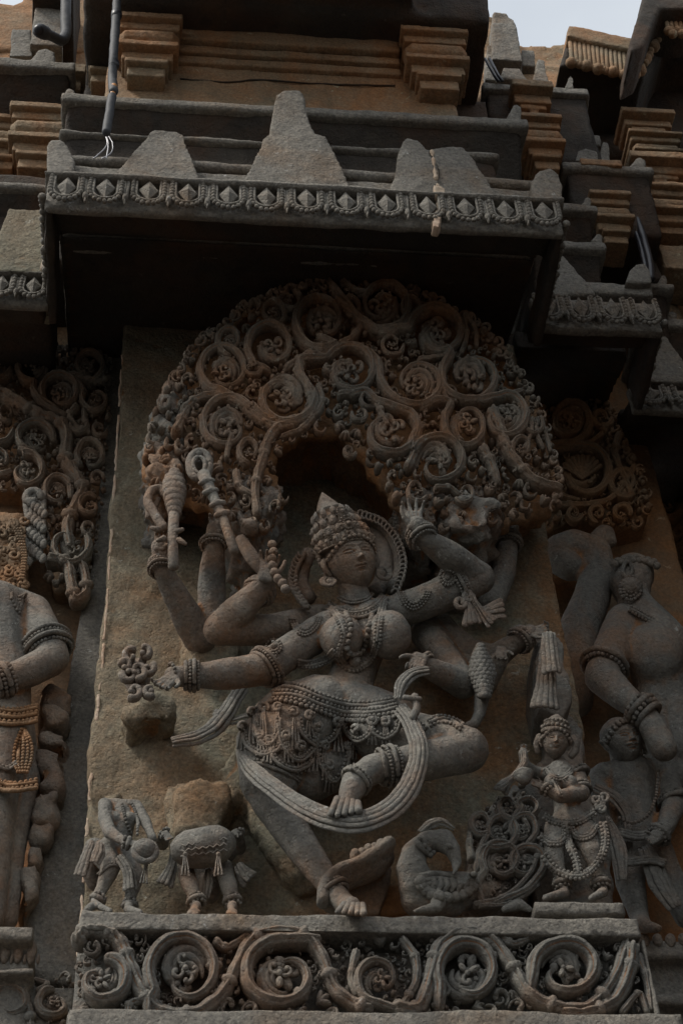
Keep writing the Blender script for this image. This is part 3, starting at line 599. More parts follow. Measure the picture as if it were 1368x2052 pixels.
pilaster('left stacked pilaster of the ochre wall, beside the grey conduit', 300, 20, 190, 112, -.24, CAPR)
pilaster('right stacked pilaster of the ochre wall, broken top block', 862, 48, 214, 118, -.24, CAPR)
pilaster('shadowed half pilaster just left of the grey conduit, top left', 212, 52, 200, 60, -.12, CAPR)
t = thing('upper_eave', 'huge dark underside of the overhanging upper cornice at the top edge', 'cornice')
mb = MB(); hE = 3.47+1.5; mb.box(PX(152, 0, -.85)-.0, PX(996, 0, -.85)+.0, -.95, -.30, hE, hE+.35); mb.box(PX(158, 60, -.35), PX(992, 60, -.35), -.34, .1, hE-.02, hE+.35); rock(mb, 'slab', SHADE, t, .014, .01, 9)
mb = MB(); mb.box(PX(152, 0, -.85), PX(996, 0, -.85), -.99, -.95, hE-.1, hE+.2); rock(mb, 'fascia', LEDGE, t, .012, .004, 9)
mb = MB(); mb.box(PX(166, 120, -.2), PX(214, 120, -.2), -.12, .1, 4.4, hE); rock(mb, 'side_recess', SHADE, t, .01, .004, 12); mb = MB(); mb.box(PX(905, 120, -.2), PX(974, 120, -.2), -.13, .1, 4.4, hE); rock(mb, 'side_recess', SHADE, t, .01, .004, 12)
# ================================================================== LEFT UPPER BACKGROUND
Yb = .02
t = thing('left_tower_wall', 'pale stained wall of the set back bay at the upper left', 'wall')
mb = MB(); mb.box(PX(-250, 200, Yb+.1), PX(235, 300, Yb+.1), Yb+.1, Yb+.4, 4.2, PZ(50, 12, Yb+.1)); rock(mb, 'block', UPPER, t, .012, .006, 8)
mb = MB(); mb.prism([(-60, 4), (20, 8), (42, 2), (60, -40), (260, -50), (260, 100), (-60, 100)], Yb+.09, Yb+.3); rock(mb, 'coping', UPPER, t, .009, .006, 12)
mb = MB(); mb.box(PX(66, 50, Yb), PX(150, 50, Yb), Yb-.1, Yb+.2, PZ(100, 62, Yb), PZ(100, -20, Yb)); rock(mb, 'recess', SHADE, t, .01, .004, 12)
ledge('pale ledge below the bent grey pipe, worn finial on top', -60, 152, (112, 122), 22, Yb-.12, Yb+.2, finials=[(52, 110, 96, 125)], und=.09)
t = thing('parapet_block', 'worn tapering parapet block right behind the bent pipe', 'block'); merlon(t, [(60, 88), (72, 8), (124, 8), (124, 92)], Yb-.06, .1, 'stone'); merlon(t, [(18, 112), (25, 58), (62, 60), (66, 112)], Yb-.04, .1, 'stone')
pilaster('stacked pilaster at the far left, below the pipe and beside the ledges', 92, 188, 372, 118, Yb, CAPR)
pilaster('half visible stacked pilaster cut by the left picture edge', 8, 225, 372, 100, Yb+.03, CAPR)
ledge('pale horizontal ledge at left edge, under the far left pilaster', -60, 110, (360, 366), 14, Yb-.12, Yb+.2, und=.09)
ELY = -.21
t, *_ = eave('short left eave piece with diamonds in bead loops, cut by the left picture edge', -160, 103, (533, 546), (552, 560), (592, 604), ELY, 4, .17, right=False, left=False, name='eave_cornice')
merlon(t, [(-30, 540), (-4, 470), (18, 418), (92, 421), (97, 548)], ELY+.01, .12, 'sloping_slab', WALL)
mb = MB(); w = wpts([(90, 480), (92, 520), (88, 540)], ELY-.003); mb.tube(w, [.004, .006, .008], 6); mb.obj('mortar_patch', PLASTER, t)
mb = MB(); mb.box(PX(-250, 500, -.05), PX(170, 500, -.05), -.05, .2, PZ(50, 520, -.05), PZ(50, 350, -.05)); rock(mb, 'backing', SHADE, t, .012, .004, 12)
# ================================================================== RIGHT STEPPED BAYS
t, *_ = eave('shaded eave with three bead loops, first step right of the main cornice', 1060, 1314, (576, 586), (598, 604), (645, 656), -.19, 4, .25, left=False, side_d=.2)
merlon(t, [(1085, 592), (1113, 505), (1122, 503), (1150, 535), (1192, 590)], -.17, .06)
merlon(t, [(1252, 565), (1260, 540), (1272, 528), (1292, 525), (1302, 540), (1306, 566)], -.17, .05, 'corner_finial')
mb = MB(); mb.box(PX(1150, 565, -.16), PX(1306, 568, -.16), -.155, -.08, PZ(1240, 583, -.16), PZ(1240, 561, -.16)); rock(mb, 'roll_moulding', LEDGE, t, .006, .003, 16)
t, *_ = eave('deeply shaded eave with a sloping slab, at the right picture edge', 1256, 1560, (758, 775), (774, 790), (812, 826), .02, 4, .48, left=False, right=False)
merlon(t, [(1276, 762), (1296, 700), (1313, 658), (1332, 668), (1368, 722), (1390, 768)], .04, .06)
ledge('short stubby ledge with a knob, upper of two beside the main cornice end', 1060, 1195, (404, 410), 15, -.17, .2, finials=[(1160, 1185, 394, 412)])
ledge('short stubby ledge with a knob, lower of two beside the main cornice end', 1060, 1213, (478, 484), 17, -.17, .2, finials=[(1182, 1206, 469, 486)])
ledge('projecting ledge with finial lumps, right of the ochre wall at mid height', 1124, 1308, (322, 332), 18, -.10, .3, finials=[(1258, 1292, 315, 336)], und=.2, undY=.03)
t = thing('parapet_finials', 'group of worn triangular finials standing on the projecting right ledge', 'finial')
merlon(t, [(1138, 294), (1150, 235), (1158, 219), (1166, 228), (1183, 294)], -.07, .05, 'finial'); merlon(t, [(1150, 322), (1158, 302), (1172, 298), (1196, 304), (1200, 324)], -.085, .05, 'finial'); merlon(t, [(1196, 326), (1208, 284), (1218, 286), (1226, 328)], -.06, .05, 'finial'); merlon(t, [(1170, 290), (1174, 268), (1202, 270), (1204, 292)], -.03, .05, 'finial')
ledge('long ledge with yellowed broken corner, next to the sky', 964, 1180, (162, 180), 18, -.12, .3, finials=[(1128, 1150, 150, 176)], und=.25, undY=.03)
t = thing('parapet_stones', 'weathered parapet stones stacked against the sky above the right ledge', 'block')
merlon(t, [(986, 118), (985, 47), (1032, 50), (1048, 122)], -.07, .07, 'stone'); merlon(t, [(1000, 156), (1008, 134), (1042, 136), (1060, 162)], -.09, .05, 'stone'); merlon(t, [(1066, 162), (1076, 118), (1090, 120), (1100, 164)], -.08, .05, 'stone')
merlon(t, [(1046, 132), (1044, 100), (1070, 100), (1074, 132)], -.02, .08, 'stone'); merlon(t, [(990, 50), (988, 26), (1014, 26), (1030, 40), (1034, 52)], .0, .08, 'stone'); merlon(t, [(972, 160), (975, 90), (990, 90), (996, 160)], -.05, .05, 'stone')
t = thing('broken_wall_top', 'crumbling orange wall top under the patch of sky', 'wall')
mb = MB(); mb.prism([(950, 180), (975, 30), (1022, 40), (1036, 92), (1060, 86), (1100, 94), (1122, 86), (1140, 82), (1170, 120), (1180, 400), (950, 400)], .22, .5); rock(mb, 'block', UPPER, t, .01, .012, 12, fine=.004)
for i, (cx, y0, y1, w, Y, lab) in enumerate([(1072, 225, 372, 74, -.08, 'small stacked pilaster in the gap right of the long grey ledge'), (1208, 384, 520, 74, -.02, 'small shaded pilaster between the two stubby ledges and the black cable'),
        (1326, 366, 500, 104, .05, 'tan pilaster with rounded cushion at the right picture edge'), (1300, 275, 372, 96, .12, 'large dark pilaster head below the overhanging right eave')]):
    pilaster(lab, cx, y0, y1, w, Y, CAPR)
mb = MB(); t = thing('stepped_tower', 'dark stepped masonry core behind the ledges at the upper right', 'wall')
mb.box(PX(960, 300, .05), PX(1120, 300, .05), .0, .5, PZ(1000, 560, .05), PZ(1000, 175, .05))
mb.box(PX(1100, 300, .10), PX(1260, 300, .10), .10, .6, PZ(1200, 640, .1), PZ(1200, 345, .1)); mb.box(PX(1240, 300, .2), 1.7, .2, .8, PZ(1300, 800, .2), PZ(1300, 200, .2))
rock(mb, 'core', UPPER, t, .016, .008, 8)
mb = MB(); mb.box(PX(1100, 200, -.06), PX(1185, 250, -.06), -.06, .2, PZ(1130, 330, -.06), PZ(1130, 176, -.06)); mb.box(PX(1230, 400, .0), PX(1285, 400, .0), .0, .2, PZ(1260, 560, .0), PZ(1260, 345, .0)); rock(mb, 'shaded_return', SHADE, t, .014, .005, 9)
ledge('small ledge with a knob at right edge, above the sloping slab', 1290, 1348, (564, 568), 14, -.03, .4, finials=[(1312, 1337, 549, 572)])
ledge('lowest small ledge with a knob, right picture edge above the shaded eave', 1300, 1420, (636, 642), 18, .03, .5, finials=[(1326, 1356, 622, 644)])
t = thing('carved_block', 'reddish block with a carved rosette at the right picture edge', 'block'); merlon(t, [(1318, 490), (1440, 494), (1440, 545), (1332, 535)], .0, .1, 'stone', UPPER)
# overhanging right wing
t = thing('right_wing_eave', 'stepped eave with hanging carved fringe against the sky, top right corner', 'cornice')
Yw = -.05
def wingpiece(pts, Y0, Y1, mat, nm, vox=.007, amp=.003):
    mb = MB(); mb.prism(pts, Y0, Y1); return rock(mb, nm, mat, t, vox, amp, 14)
wingpiece([(1136, 72), (1138, 50), (1272, 78), (1272, 102)], Yw, .15, UPPER, 'top_slab')
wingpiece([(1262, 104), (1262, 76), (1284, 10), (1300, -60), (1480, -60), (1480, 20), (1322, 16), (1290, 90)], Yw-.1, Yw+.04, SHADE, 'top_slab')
for i in range(26):
    u = i/25
    if u < .55: a = u/.55; x, y, dy = 1142+a*122, 92+a*28, 34
    else: a = (u-.55)/.45; x, y, dy = 1272+a*50, 108-a*90, 44
    mb = MB(); Yx = Yw+.015-(.07*max(0, u-.55)); w = wpts([(x, y-8), (x+2, y+dy*.5), (x+(5 if i % 2 else 2), y+dy)], Yx); mb.tube(w, [.006, .006, .007], 7); mb.ell(w[-1], .011 if i % 3 else .016, nu=9, nv=7); mb.obj('fringe_pendant', UPPER, t)
for i in range(7): x = 1330+i*9; mb = MB(); w = wpts([(x, 10), (x+4, 42), (x+8, 62+6*(i % 2))], Yw-.06); mb.tube(w, .006, 7); mb.ell(w[-1], .013, nu=9, nv=7); mb.obj('fringe_pendant', UPPER, t)
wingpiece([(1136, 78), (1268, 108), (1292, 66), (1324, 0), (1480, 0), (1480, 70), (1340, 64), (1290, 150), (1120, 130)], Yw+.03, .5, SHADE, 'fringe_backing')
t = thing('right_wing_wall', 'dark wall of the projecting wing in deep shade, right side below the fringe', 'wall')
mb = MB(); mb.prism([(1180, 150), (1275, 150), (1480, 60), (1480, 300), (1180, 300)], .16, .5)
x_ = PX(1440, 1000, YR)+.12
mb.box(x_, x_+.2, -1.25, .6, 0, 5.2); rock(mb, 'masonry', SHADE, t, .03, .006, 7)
# ================================================================== PIPES AND CABLES
Yc = -.42
t = thing('conduit', 'grey corrugated conduit hanging down over the ledges, split orange patch', 'conduit')
def ribbed(mb, w, r, pitch=.006):
    w = even(w, pitch/2); mb.tube(w, r*(1+.10*(np.arange(len(w)) % 2)), 12)
pc = cr([(236, -30, 0), (233, 40, 0), (228, 110, -.01), (226, 160, 0), (228, 184, -.02)], 10); mb = MB(); ribbed(mb, wpts(pc, Yc+.02), .0085); mb.obj('upper_sleeve', CONDUIT, t)
mb = MB(); ribbed(mb, wpts(cr([(225, 192, 0), (221, 215, 0), (218, 240, 0), (213, 266, 0)], 8), Yc), .008); mb.obj('lower_sleeve', CONDUIT, t)
mb = MB(); mb.tube(wpts(cr([(229, 172), (226, 190), (224, 206)], 6), Yc+.002), .006, 8); mb.obj('exposed_core', COPPER, t)
mb = MB()
for q in ([(215, 264), (226, 290), (222, 308), (205, 318)], [(212, 264), (214, 290), (200, 308), (188, 318)], [(214, 266), (217, 292), (214, 318)]): mb.tube(wpts(cr(q, 5), Yc+.02), .0013, 6)
mb.obj('loose_wires', WIRE, t)
for x, y, Y_ in ((234, 30, Yc+.02), (229, 130, Yc+.015)): mb = MB(); mb.tube(wpts([(x, y-4), (x, y+4)], Y_), .0112, 12); mb.obj('clip', BLACK, t)
t = thing('drain_pipe', 'bent grey flexible pipe with open mouth at the upper left', 'pipe')
mb = MB(); w = wpts(cr([(134, -30, 0), (132, 30, 0), (133, 66, 0), (124, 80, -.01), (108, 74, -.03), (90, 66, -.06)], 8), Yb-.16); ribbed(mb, w[:26], .012); mb.tube(w[18:], .0125, 14); mb.obj('hose', CONDUIT, t)
e = w[-1]; dv = unit(w[-1]-w[-4]); mb = MB(); mb.tube([e-dv*.002, e+dv*.03], [.0165, .0165], 16, ref=(0, 0, 1)); mb.obj('mouth', CONDUIT, t); mb = MB(); mb.tube([e+dv*.03, e+dv*.0395], [.0125, .0125], 14, ref=(0, 0, 1)); mb.obj('dark_opening', BLACK, t)
t = thing('black_cable', 'thick black cable curving down beside the tan pilaster at right', 'cable')
mb = MB(); mb.tube(wpts(cr([(1270, 395), (1276, 440), (1292, 490), (1301, 530), (1304, 560)], 8), -.06), .0085, 10); mb.obj('sheath', BLACK, t); mb = MB(); mb.tube(wpts(cr([(1262, 400), (1268, 450), (1284, 500), (1292, 540)], 8), -.055), .006, 8); mb.obj('sheath', BLACK, t)
t = thing('cable_pair', 'two thin black cables slanting beside the parapet stones', 'cable')
for o_ in (0, 8): mb = MB(); mb.tube(wpts([(972+o_, 118), (990+o_, 152), (998+o_, 162)], -.13), .004, 8); mb.obj('sheath', BLACK, t)
# ================================================================== MAIN CANOPY
t = canopy = thing('foliage_canopy', 'great dome of carved scrolling vines arching over the dancing figure', 'canopy')
def dome(x, y):                                   # front of the canopy: bulges most in its middle
    u = ((x-705)/430)**2; v = ((y-830)/330)**2
    return -.135-.075*max(0, 1-.75*u-.6*v)-.02*max(0, (y-700)/350)
outl = [(292, 900), (300, 850), (322, 800), (352, 755), (378, 715), (392, 690), (430, 662), (458, 640), (500, 608), (548, 588), (600, 573), (650, 562), (720, 557), (790, 564), (850, 588), (900, 618), (958, 650), (1008, 705), (1050, 765), (1088, 845), (1108, 910), (1122, 975), (1118, 1010),
        (1050, 1032), (1000, 1052), (940, 1060), (880, 1058), (830, 1040), (796, 1008), (770, 965), (735, 920), (700, 880), (662, 862), (620, 868), (575, 884), (552, 905), (546, 950), (566, 1000), (548, 1040), (520, 1066), (480, 1050), (440, 1020), (392, 1000), (350, 995), (306, 975), (292, 940)]
oc = cr(outl+[outl[0]], 5)[:-1]
# layered body: outline front ring, pulled in towards the wall
mb = MB(); n = len(oc); layers = []
for dy, f_ in ((.0, 1.0), (.05, .985), (.11, .95)):
    layers.append(np.array([P(705+(x-705)*f_, 830+(y-830)*f_, dome(x, y)+.042)+np.array((0, dy, 0)) for x, y in oc]))
bk = layers[-1].copy(); bk[:, 1] = .03; layers.append(bk)
g = np.array(layers); v0 = g.reshape(-1, 3); f = []
for i in range(3):
    for j in range(n): k = (j+1) % n; f.append((i*n+j, i*n+k, (i+1)*n+k, (i+1)*n+j))
f.append(tuple(3*n+j for j in range(n)))
mb.add(v0, f)
# front skin: a fine grid clipped to the outline is voxelised from small columns
cols = MB()
for yy in range(560, 1080, 14):
    for xx in range(290, 1124, 14):
        if inside(xx+7, yy+7, outl):
            dd_ = np.hypot(oc[:, 0]-xx-7, oc[:, 1]-yy-7).min()
            Yd = dome(xx, yy)+(.05 if dd_ < 16 else .078); s_ = S(xx, yy, Yd)
            cols.box(PX(xx, yy, Yd)-2*s_, PX(xx+14, yy, Yd)+2*s_, Yd, Yd+.025 if dd_ < 22 else (Yd+.06 if dd_ < 45 and yy > 860 else .03), PZ(xx, yy+14, Yd)-3*s_, PZ(xx, yy, Yd)+3*s_)
rock(cols, 'backing', WARMC, t, .007, .006, 22, 3, fine=.002)
def z1_(l): return [(270+a*.329, 540+b*.329) for a, b in l]
def z2_(l): return [(680+a*.3436, 540+b*.3436) for a, b in l]
mr = [(448, 741, 46, 170, 1, z1_([(830, 935), (700, 850), (560, 760), (450, 720)]), 8), (543, 697, 50, 130, 1, z1_([(820, 610), (740, 590)]), 8.5), (573, 797, 55, -20, 1, z2_([]) , 10), (457, 850, 54, -30, -1, z1_([(900, 925), (780, 900), (720, 840)]), 9),
      (645, 645, 55, 60, 1, z1_([(1210, 465), (1130, 430)]), 9.5), (700, 742, 50, -150, 1, z1_([(1060, 700), (1010, 640), (1010, 560)]), 8.5), (766, 612, 50, 100, -1, z2_([(-60, 60), (40, 200), (130, 300)]), 8.5), (872, 667, 57, 190, 1, z2_([(230, 370), (330, 350)]), 9.5),
      (831, 768, 50, 120, -1, z2_([(150, 460), (220, 540), (240, 650), (300, 740)]), 9), (941, 753, 56, -170, -1, z2_([(620, 450), (640, 500)]), 9.5), (783, 862, 54, -40, 1, z2_([(60, 730), (150, 720), (230, 780)]), 9.5), (931, 850, 46, -160, -1, z2_([(470, 810), (560, 770), (640, 790)]), 8.5),
      (1010, 836, 47, -90, 1, z2_([(740, 745), (820, 770)]), 9.5), (876, 925, 53, 200, 1, z2_([(480, 900), (430, 980)]), 9.5), (546, 627, 27, 60, -1, [], 5.5), (579, 600, 22, -60, 1, [], 5), (461, 684, 26, 90, 1, [], 6), (786, 690, 24, 0, 1, [], 4), (505, 735, 20, 0, 1, [], 4.5),
      (700, 618, 20, 180, 1, [], 5), (820, 616, 20, 90, -1, [], 5), (650, 700, 17, 0, 1, [], 4.5), (905, 790, 16, 20, 1, [], 4.5), (720, 830, 16, 200, -1, [], 4), (1045, 900, 22, 100, 1, [], 6), (1070, 850, 20, 200, -1, [], 5), (500, 905, 22, 90, 1, [], 6), (835, 985, 22, 20, 1, [], 5), (930, 990, 20, 160, -1, [], 5), (700, 905, 12, 0, 1, [], 4), (740, 800, 17, 60, 1, [], 4)]
ms = [(z1_([(830, 935), (1000, 910), (1080, 830), (1060, 720), (1000, 640), (1010, 570), (1070, 520), (1190, 500)]), 10.5), (z1_([(500, 770), (640, 810), (720, 880), (850, 950), (980, 940), (1090, 880), (1140, 800), (1120, 700)]), 8),
      (z1_([(960, 940), (860, 970), (800, 1060), (775, 1160), (745, 1260), (735, 1360), (750, 1480)]), 10), (z1_([(300, 850), (370, 790), (470, 760), (560, 770)]), 9), (z1_([(250, 980), (290, 900), (320, 840)]), 10), (z1_([(930, 600), (1010, 540), (1090, 490), (1190, 485)]), 8.5),
      (z1_([(590, 1010), (570, 1080), (560, 1150)]), 6), (z1_([(1400, 300), (1330, 400), (1250, 440)]), 7),
      (z2_([(0, 730), (130, 720), (210, 770), (250, 850), (280, 900)]), 7), (z2_([(400, 1150), (440, 1050), (460, 960), (430, 860), (330, 790)]), 9), (z2_([(890, 820), (925, 900), (950, 980), (985, 1060), (1050, 1140), (1150, 1230), (1280, 1270)]), 12),
      (z2_([(-20, 180), (80, 250), (160, 330), (260, 370), (340, 350), (420, 280), (520, 240)]), 9), (z2_([(600, 720), (700, 760), (820, 760), (950, 740), (1060, 700)]), 7), (z2_([(730, 560), (740, 640), (760, 690)]), 5), (z2_([(1120, 870), (1110, 960), (1060, 1080)]), 5), (z2_([(1150, 870), (1150, 960), (1190, 1040)]), 5), (z2_([(1170, 860), (1200, 950), (1230, 1060)]), 5),
      (z2_([(560, 1270), (640, 1270), (700, 1310)]), 6), (z2_([(460, 520), (560, 510), (660, 480)]), 5), (z2_([(720, 280), (740, 380), (710, 480)]), 6), (z2_([(720, 250), (790, 340), (800, 440)]), 5), (z2_([(0, 40), (90, 110), (190, 120)]), 5),
      (z2_([(830, 1040), (880, 1120), (920, 1240)]), 11), (z1_([(620, 1230), (640, 1320), (720, 1370)]), 7), (z1_([(1080, 900), (1010, 970), (900, 1010)]), 7)]
scrolls(t, mr, ms, dome, 8, outl, 1100, CANOPY, 5, (8, 15), border=[p_ for p_ in outl[3:23]])
# ragged eroded rock at the left end of the canopy and along its lower rim
for pl, Yc_, b_ in (([(290, 880), (330, 860), (372, 890), (360, 950), (320, 985), (296, 960)], -.13, .03), ([(318, 800), (350, 775), (380, 790), (360, 850), (330, 880), (304, 850)], -.12, .03), ([(462, 930), (500, 950), (560, 985), (566, 1010), (535, 1060), (500, 1075), (470, 1040)], -.14, .05),
                    ([(790, 975), (850, 975), (900, 1000), (880, 1056), (830, 1045)], -.165, .02), ([(880, 990), (960, 975), (1010, 1010), (980, 1062), (890, 1064)], -.165, .03)):
    mb = MB(); lump(pl, Yc_, b_, mb); rock(mb, 'eroded_rock', CARVE, t, .0045, .014, 42, 1, fine=.003)
# ================================================================== DANCING FIGURE
t = deity = thing('dancing_goddess', 'many armed crowned dancer carved almost in the round, one knee raised', 'statue')
B = Body()
B.limb((735, 1245, -.12, 44), (722, 1300, -.11, 50), (702, 1365, -.10, 46), (690, 1410, -.09, 62))
B.limb((672, 1245, -.12, 30), (735, 1240, -.12, 38), (792, 1225, -.12, 30))
B.ell((684, 1278, -.155), 44, 52, 44); B.ell((778, 1272, -.16), 46, 54, 46)
B.limb((640, 1430, -.09, 80), (590, 1460, -.09, 92), (560, 1500, -.09, 82))
B.limb((690, 1425, -.09, 68), (780, 1450, -.10, 62))
B.limb((706, 1180, -.14, 31), (716, 1222, -.125, 33))
# standing leg
B.limb((550, 1500, -.10, 80), (538, 1562, -.11, 60), (545, 1605, -.105, 42), (600, 1690, -.10, 36), (655, 1770, -.11, 25), (690, 1812, -.13, 22)); B.limb((690, 1812, -.13, 21), (704, 1814, -.165, 17)); B.limb((612, 1560, -.07, 52), (700, 1520, -.06, 50))
B.toes([((690+i*9, 1812+i*.5, -.17), (676+i*13, 1827+i, -.205-.003*i), 7.5, 5.5+(i == 4)*2) for i in range(5)])
# raised leg folded in front
B.limb((760, 1470, -.12, 60), (860, 1486, -.15, 54), (932, 1500, -.165, 47)); B.limb((935, 1505, -.16, 45), (850, 1525, -.185, 40), (745, 1540, -.20, 30), (712, 1565, -.205, 27), (702, 1590, -.212, 24), (695, 1608, -.216, 18))
B.toes([((676+i*10, 1602+i*2, -.225), (662+i*14, 1634-abs(i-1)*3, -.235), 8.5, 6.2+(i == 4)*2.5) for i in range(5)])
# left side arms
B.limb((655, 1258, -.12, 36), (590, 1300, -.13, 36), (527, 1340, -.14, 35), (450, 1352, -.16, 32), (385, 1354, -.175, 24), (350, 1356, -.18, 22))
B.limb((640, 1240, -.08, 30), (540, 1262, -.09, 32), (440, 1262, -.11, 34)); B.limb((440, 1258, -.11, 33), (480, 1222, -.135, 32), (530, 1172, -.165, 22), (536, 1150, -.18, 20))
B.limb((426, 1240, -.06, 30), (424, 1170, -.085, 29), (429, 1092, -.135, 20), (432, 1060, -.15, 18))
B.limb((400, 1285, -.04, 32), (370, 1225, -.08, 31), (323, 1140, -.14, 19), (320, 1095, -.16, 17))
# right side arms
B.limb((785, 1228, -.12, 34), (850, 1206, -.13, 36), (915, 1178, -.135, 38), (955, 1160, -.14, 36)); B.limb((955, 1158, -.14, 34), (905, 1118, -.185, 31), (850, 1080, -.22, 22), (834, 1052, -.235, 20))
B.limb((985, 1200, -.06, 28), (1008, 1150, -.06, 26), (1018, 1086, -.07, 20), (1022, 1050, -.08, 17))
B.limb((860, 1250, -.06, 38), (930, 1310, -.06, 36), (985, 1320, -.07, 28), (1042, 1282, -.10, 19), (1062, 1268, -.11, 17))
B.limb((855, 1270, -.07, 34), (900, 1330, -.085, 32), (925, 1372, -.11, 30), (868, 1342, -.15, 24), (846, 1330, -.16, 20)); B.limb((930, 1330, -.06, 28), (965, 1375, -.08, 26), (1000, 1322, -.12, 18))
# hands
B.hand(352, 1354, -.19, 140, 72, curl=38, side=-1, thumb=50, spread=12); B.hand(534, 1160, -.185, -80, 80, curl=42, side=1, thumb=48, spread=12); B.hand(432, 1066, -.155, -88, 60, curl=62, side=1); B.hand(320, 1100, -.165, -80, 58, curl=65, side=1)
B.hand(832, 1056, -.238, -100, 78, curl=12, spread=16, side=-1, thumb=40, curls=(35, 8, 12, 30)); B.hand(1022, 1052, -.085, -88, 52, curl=60, side=1); B.hand(1058, 1270, -.115, -10, 60, curl=58, side=1, spread=3); B.hand(842, 1316, -.175, 112, 78, curl=50, side=1); B.hand(1004, 1300, -.125, 95, 52, curl=35, side=-1)
body = B.build('body', CARVE, t, .0034, 3, .0014, 34)
# head, crown, halo
hd, hp, hk = head(t, 702, 1126, -.165, 52, tilt=-18, down=24, turn=6)
mb = MB()                                        # tall tiered crown
tiers = [(.62, 1.10), (.80, 1.14), (.86, 1.02), (1.1, 1.0), (1.16, .9), (1.42, .88), (1.5, .96), (1.56, .84), (1.85, .78), (1.92, .84), (1.98, .70), (2.25, .6), (2.32, .66), (2.4, .5), (2.7, .34), (3.15, .03)]
th = np.linspace(0, 2*math.pi, 40, endpoint=False)
g = np.array([[hp((-.09*(h-.6)+r*math.sin(a)*(1+.03*(int(i_)%2)), .12-r*.92*math.cos(a), h-.08)) for i_, a in enumerate(th)] for h, r in tiers]); mb.grid(g, True, True); cro = mb.obj('crown', CARVE, t)
for (h, r, w_, n_) in ((.84, 1.10, .13, 13), (1.22, 1.02, .15, 11), (1.62, .92, .14, 9), (2.06, .76, .12, 8)):
    for i in range(n_):
        a = (i-(n_-1)/2)/(n_-1)*math.radians(210); q = lambda dx, f_, dz: hp((-.09*(h-.6)+(r*f_)*math.sin(a+dx), .12-r*f_*.94*math.cos(a+dx), h-.08+dz))
        mb = MB(); mb.tube([q(0, 1, -.14), q(0, 1.03, 0), q(0, .98, .14), q(0, .92, .27)], np.array((w_*.75, w_*.9, w_*.7, w_*.12))*hk, 7); mb.ell(q(0, 1.12, -.02), w_*.42*hk, nu=7, nv=5)
        for sg in (-1, 1): mb.tube([q(sg*w_*.95, .98, -.15), q(sg*w_*.95, 1.0, .16)], w_*.28*hk, 6)
        mb.obj('crown_panel', CARVE, t)
    mb = MB(); beads(mb, even(np.array([hp((-.09*(h-.8)+(r+.05)*math.sin(a), .12-(r+.05)*.94*math.cos(a), h-.30)) for a in np.linspace(-2, 2, 40)]), .085*hk), .05*hk); mb.obj('crown_beads', CARVE, t)
for a, h, R_ in ((0, 1.28, .34), (-.9, 1.1, .22), (.9, 1.1, .22), (0, 1.85, .2)):
    r = 1.06-.18*(h-.8); mb = MB(); c_ = np.array((-.09*(h-.6)+r*math.sin(a), .02-r*math.cos(a), h-.08))
    for rr in (1, .62): beads(mb, [hp(c_+np.array((R_*rr*math.cos(q)*math.cos(a), -.04-R_*rr*math.cos(q)*math.sin(a)*-1*.6, R_*rr*math.sin(q)))) for q in np.linspace(0, 6.28, 15)[:-1]], .045*hk)
    mb.ell(hp(c_+np.array((0, -.07, 0))), .1*hk); mb.obj('crown_rosette', CARVE, t)
mb = MB()                                        # curls under the crown and a fillet of beads
for i in range(17):
    a = (i-8)/8*math.radians(88); mb.ell(hp((1.03*math.sin(a), .0-1.04*math.cos(a), .66-.55*abs(math.sin(a))**2.2)), .085*hk, nu=8, nv=6)
mb.obj('hair_curls', CARVE, t, kind='stuff')
for sg in (-1, 1):
    mb = MB(); c_ = hp((sg*1.12, -.05, -.72)); s_ = hk
    for q in (0, .13, .26): mb.tube([c_+np.array((sg*q*s_*.5+.22*s_*math.cos(a), -.05*s_-.05*s_*math.sin(a)*sg, .25*s_*math.sin(a))) for a in np.linspace(0, 6.28, 17)], (.07-.0*q)*s_, 7)
    mb.ell(c_, .17*s_); mb.obj('earring', CARVE, t)
    mb = MB()
    for i in range(9): mb.ell(hp((sg*(1.12+.05*math.sin(i)), .15, .45-.14*i)), .1*hk, nu=8, nv=6)
    mb.obj('side_hair', CARVE, t)
mb = MB(); ar = cr([(722, 1036), (760, 1050), (786, 1078), (800, 1115), (799, 1150), (786, 1184)], 8); mb.tube(wpts(ar, -.12), .011, 8, 1.2, ref=(0, -1, 0)); ar3 = [(700, 1040), (735, 1056), (762, 1085), (772, 1120), (768, 1160), (750, 1190)]
mb.tube(wpts(cr(ar3, 8), -.10), .016, 8); mb.tube(wpts(cr([(618, 1108), (606, 1140), (604, 1170), (620, 1200)], 6), -.10), .013, 8); mb.obj('halo_rim', CARVE, t)
for k, (x, y) in enumerate(even(ar, 8.2)):
    a = math.atan2(y-1125, x-710); mb = MB(); Y = -.135; s_ = S(x, y, Y); cp = curlpath(x+6*math.cos(a), y+6*math.sin(a), 8, math.degrees(a)+150, 1, .7, .5, 9); mb.tube(wpts(cp, Y), np.linspace(2.2, 3.4, 9)*s_, 6, 1.4); mb.obj('halo_flame', CARVE, t)
for k, (x, y) in enumerate(even(cr([(606, 1110), (592, 1135), (588, 1165), (594, 1182), (604, 1198), (616, 1212)], 5), 8)):
    mb = MB(); mb.tube(wpts(curlpath(x, y, 9, 200+k*4, -1, .6, .5, 9), -.12), np.linspace(.0022, .0042, 9), 6, 1.4); mb.obj('halo_flame', CARVE, t)
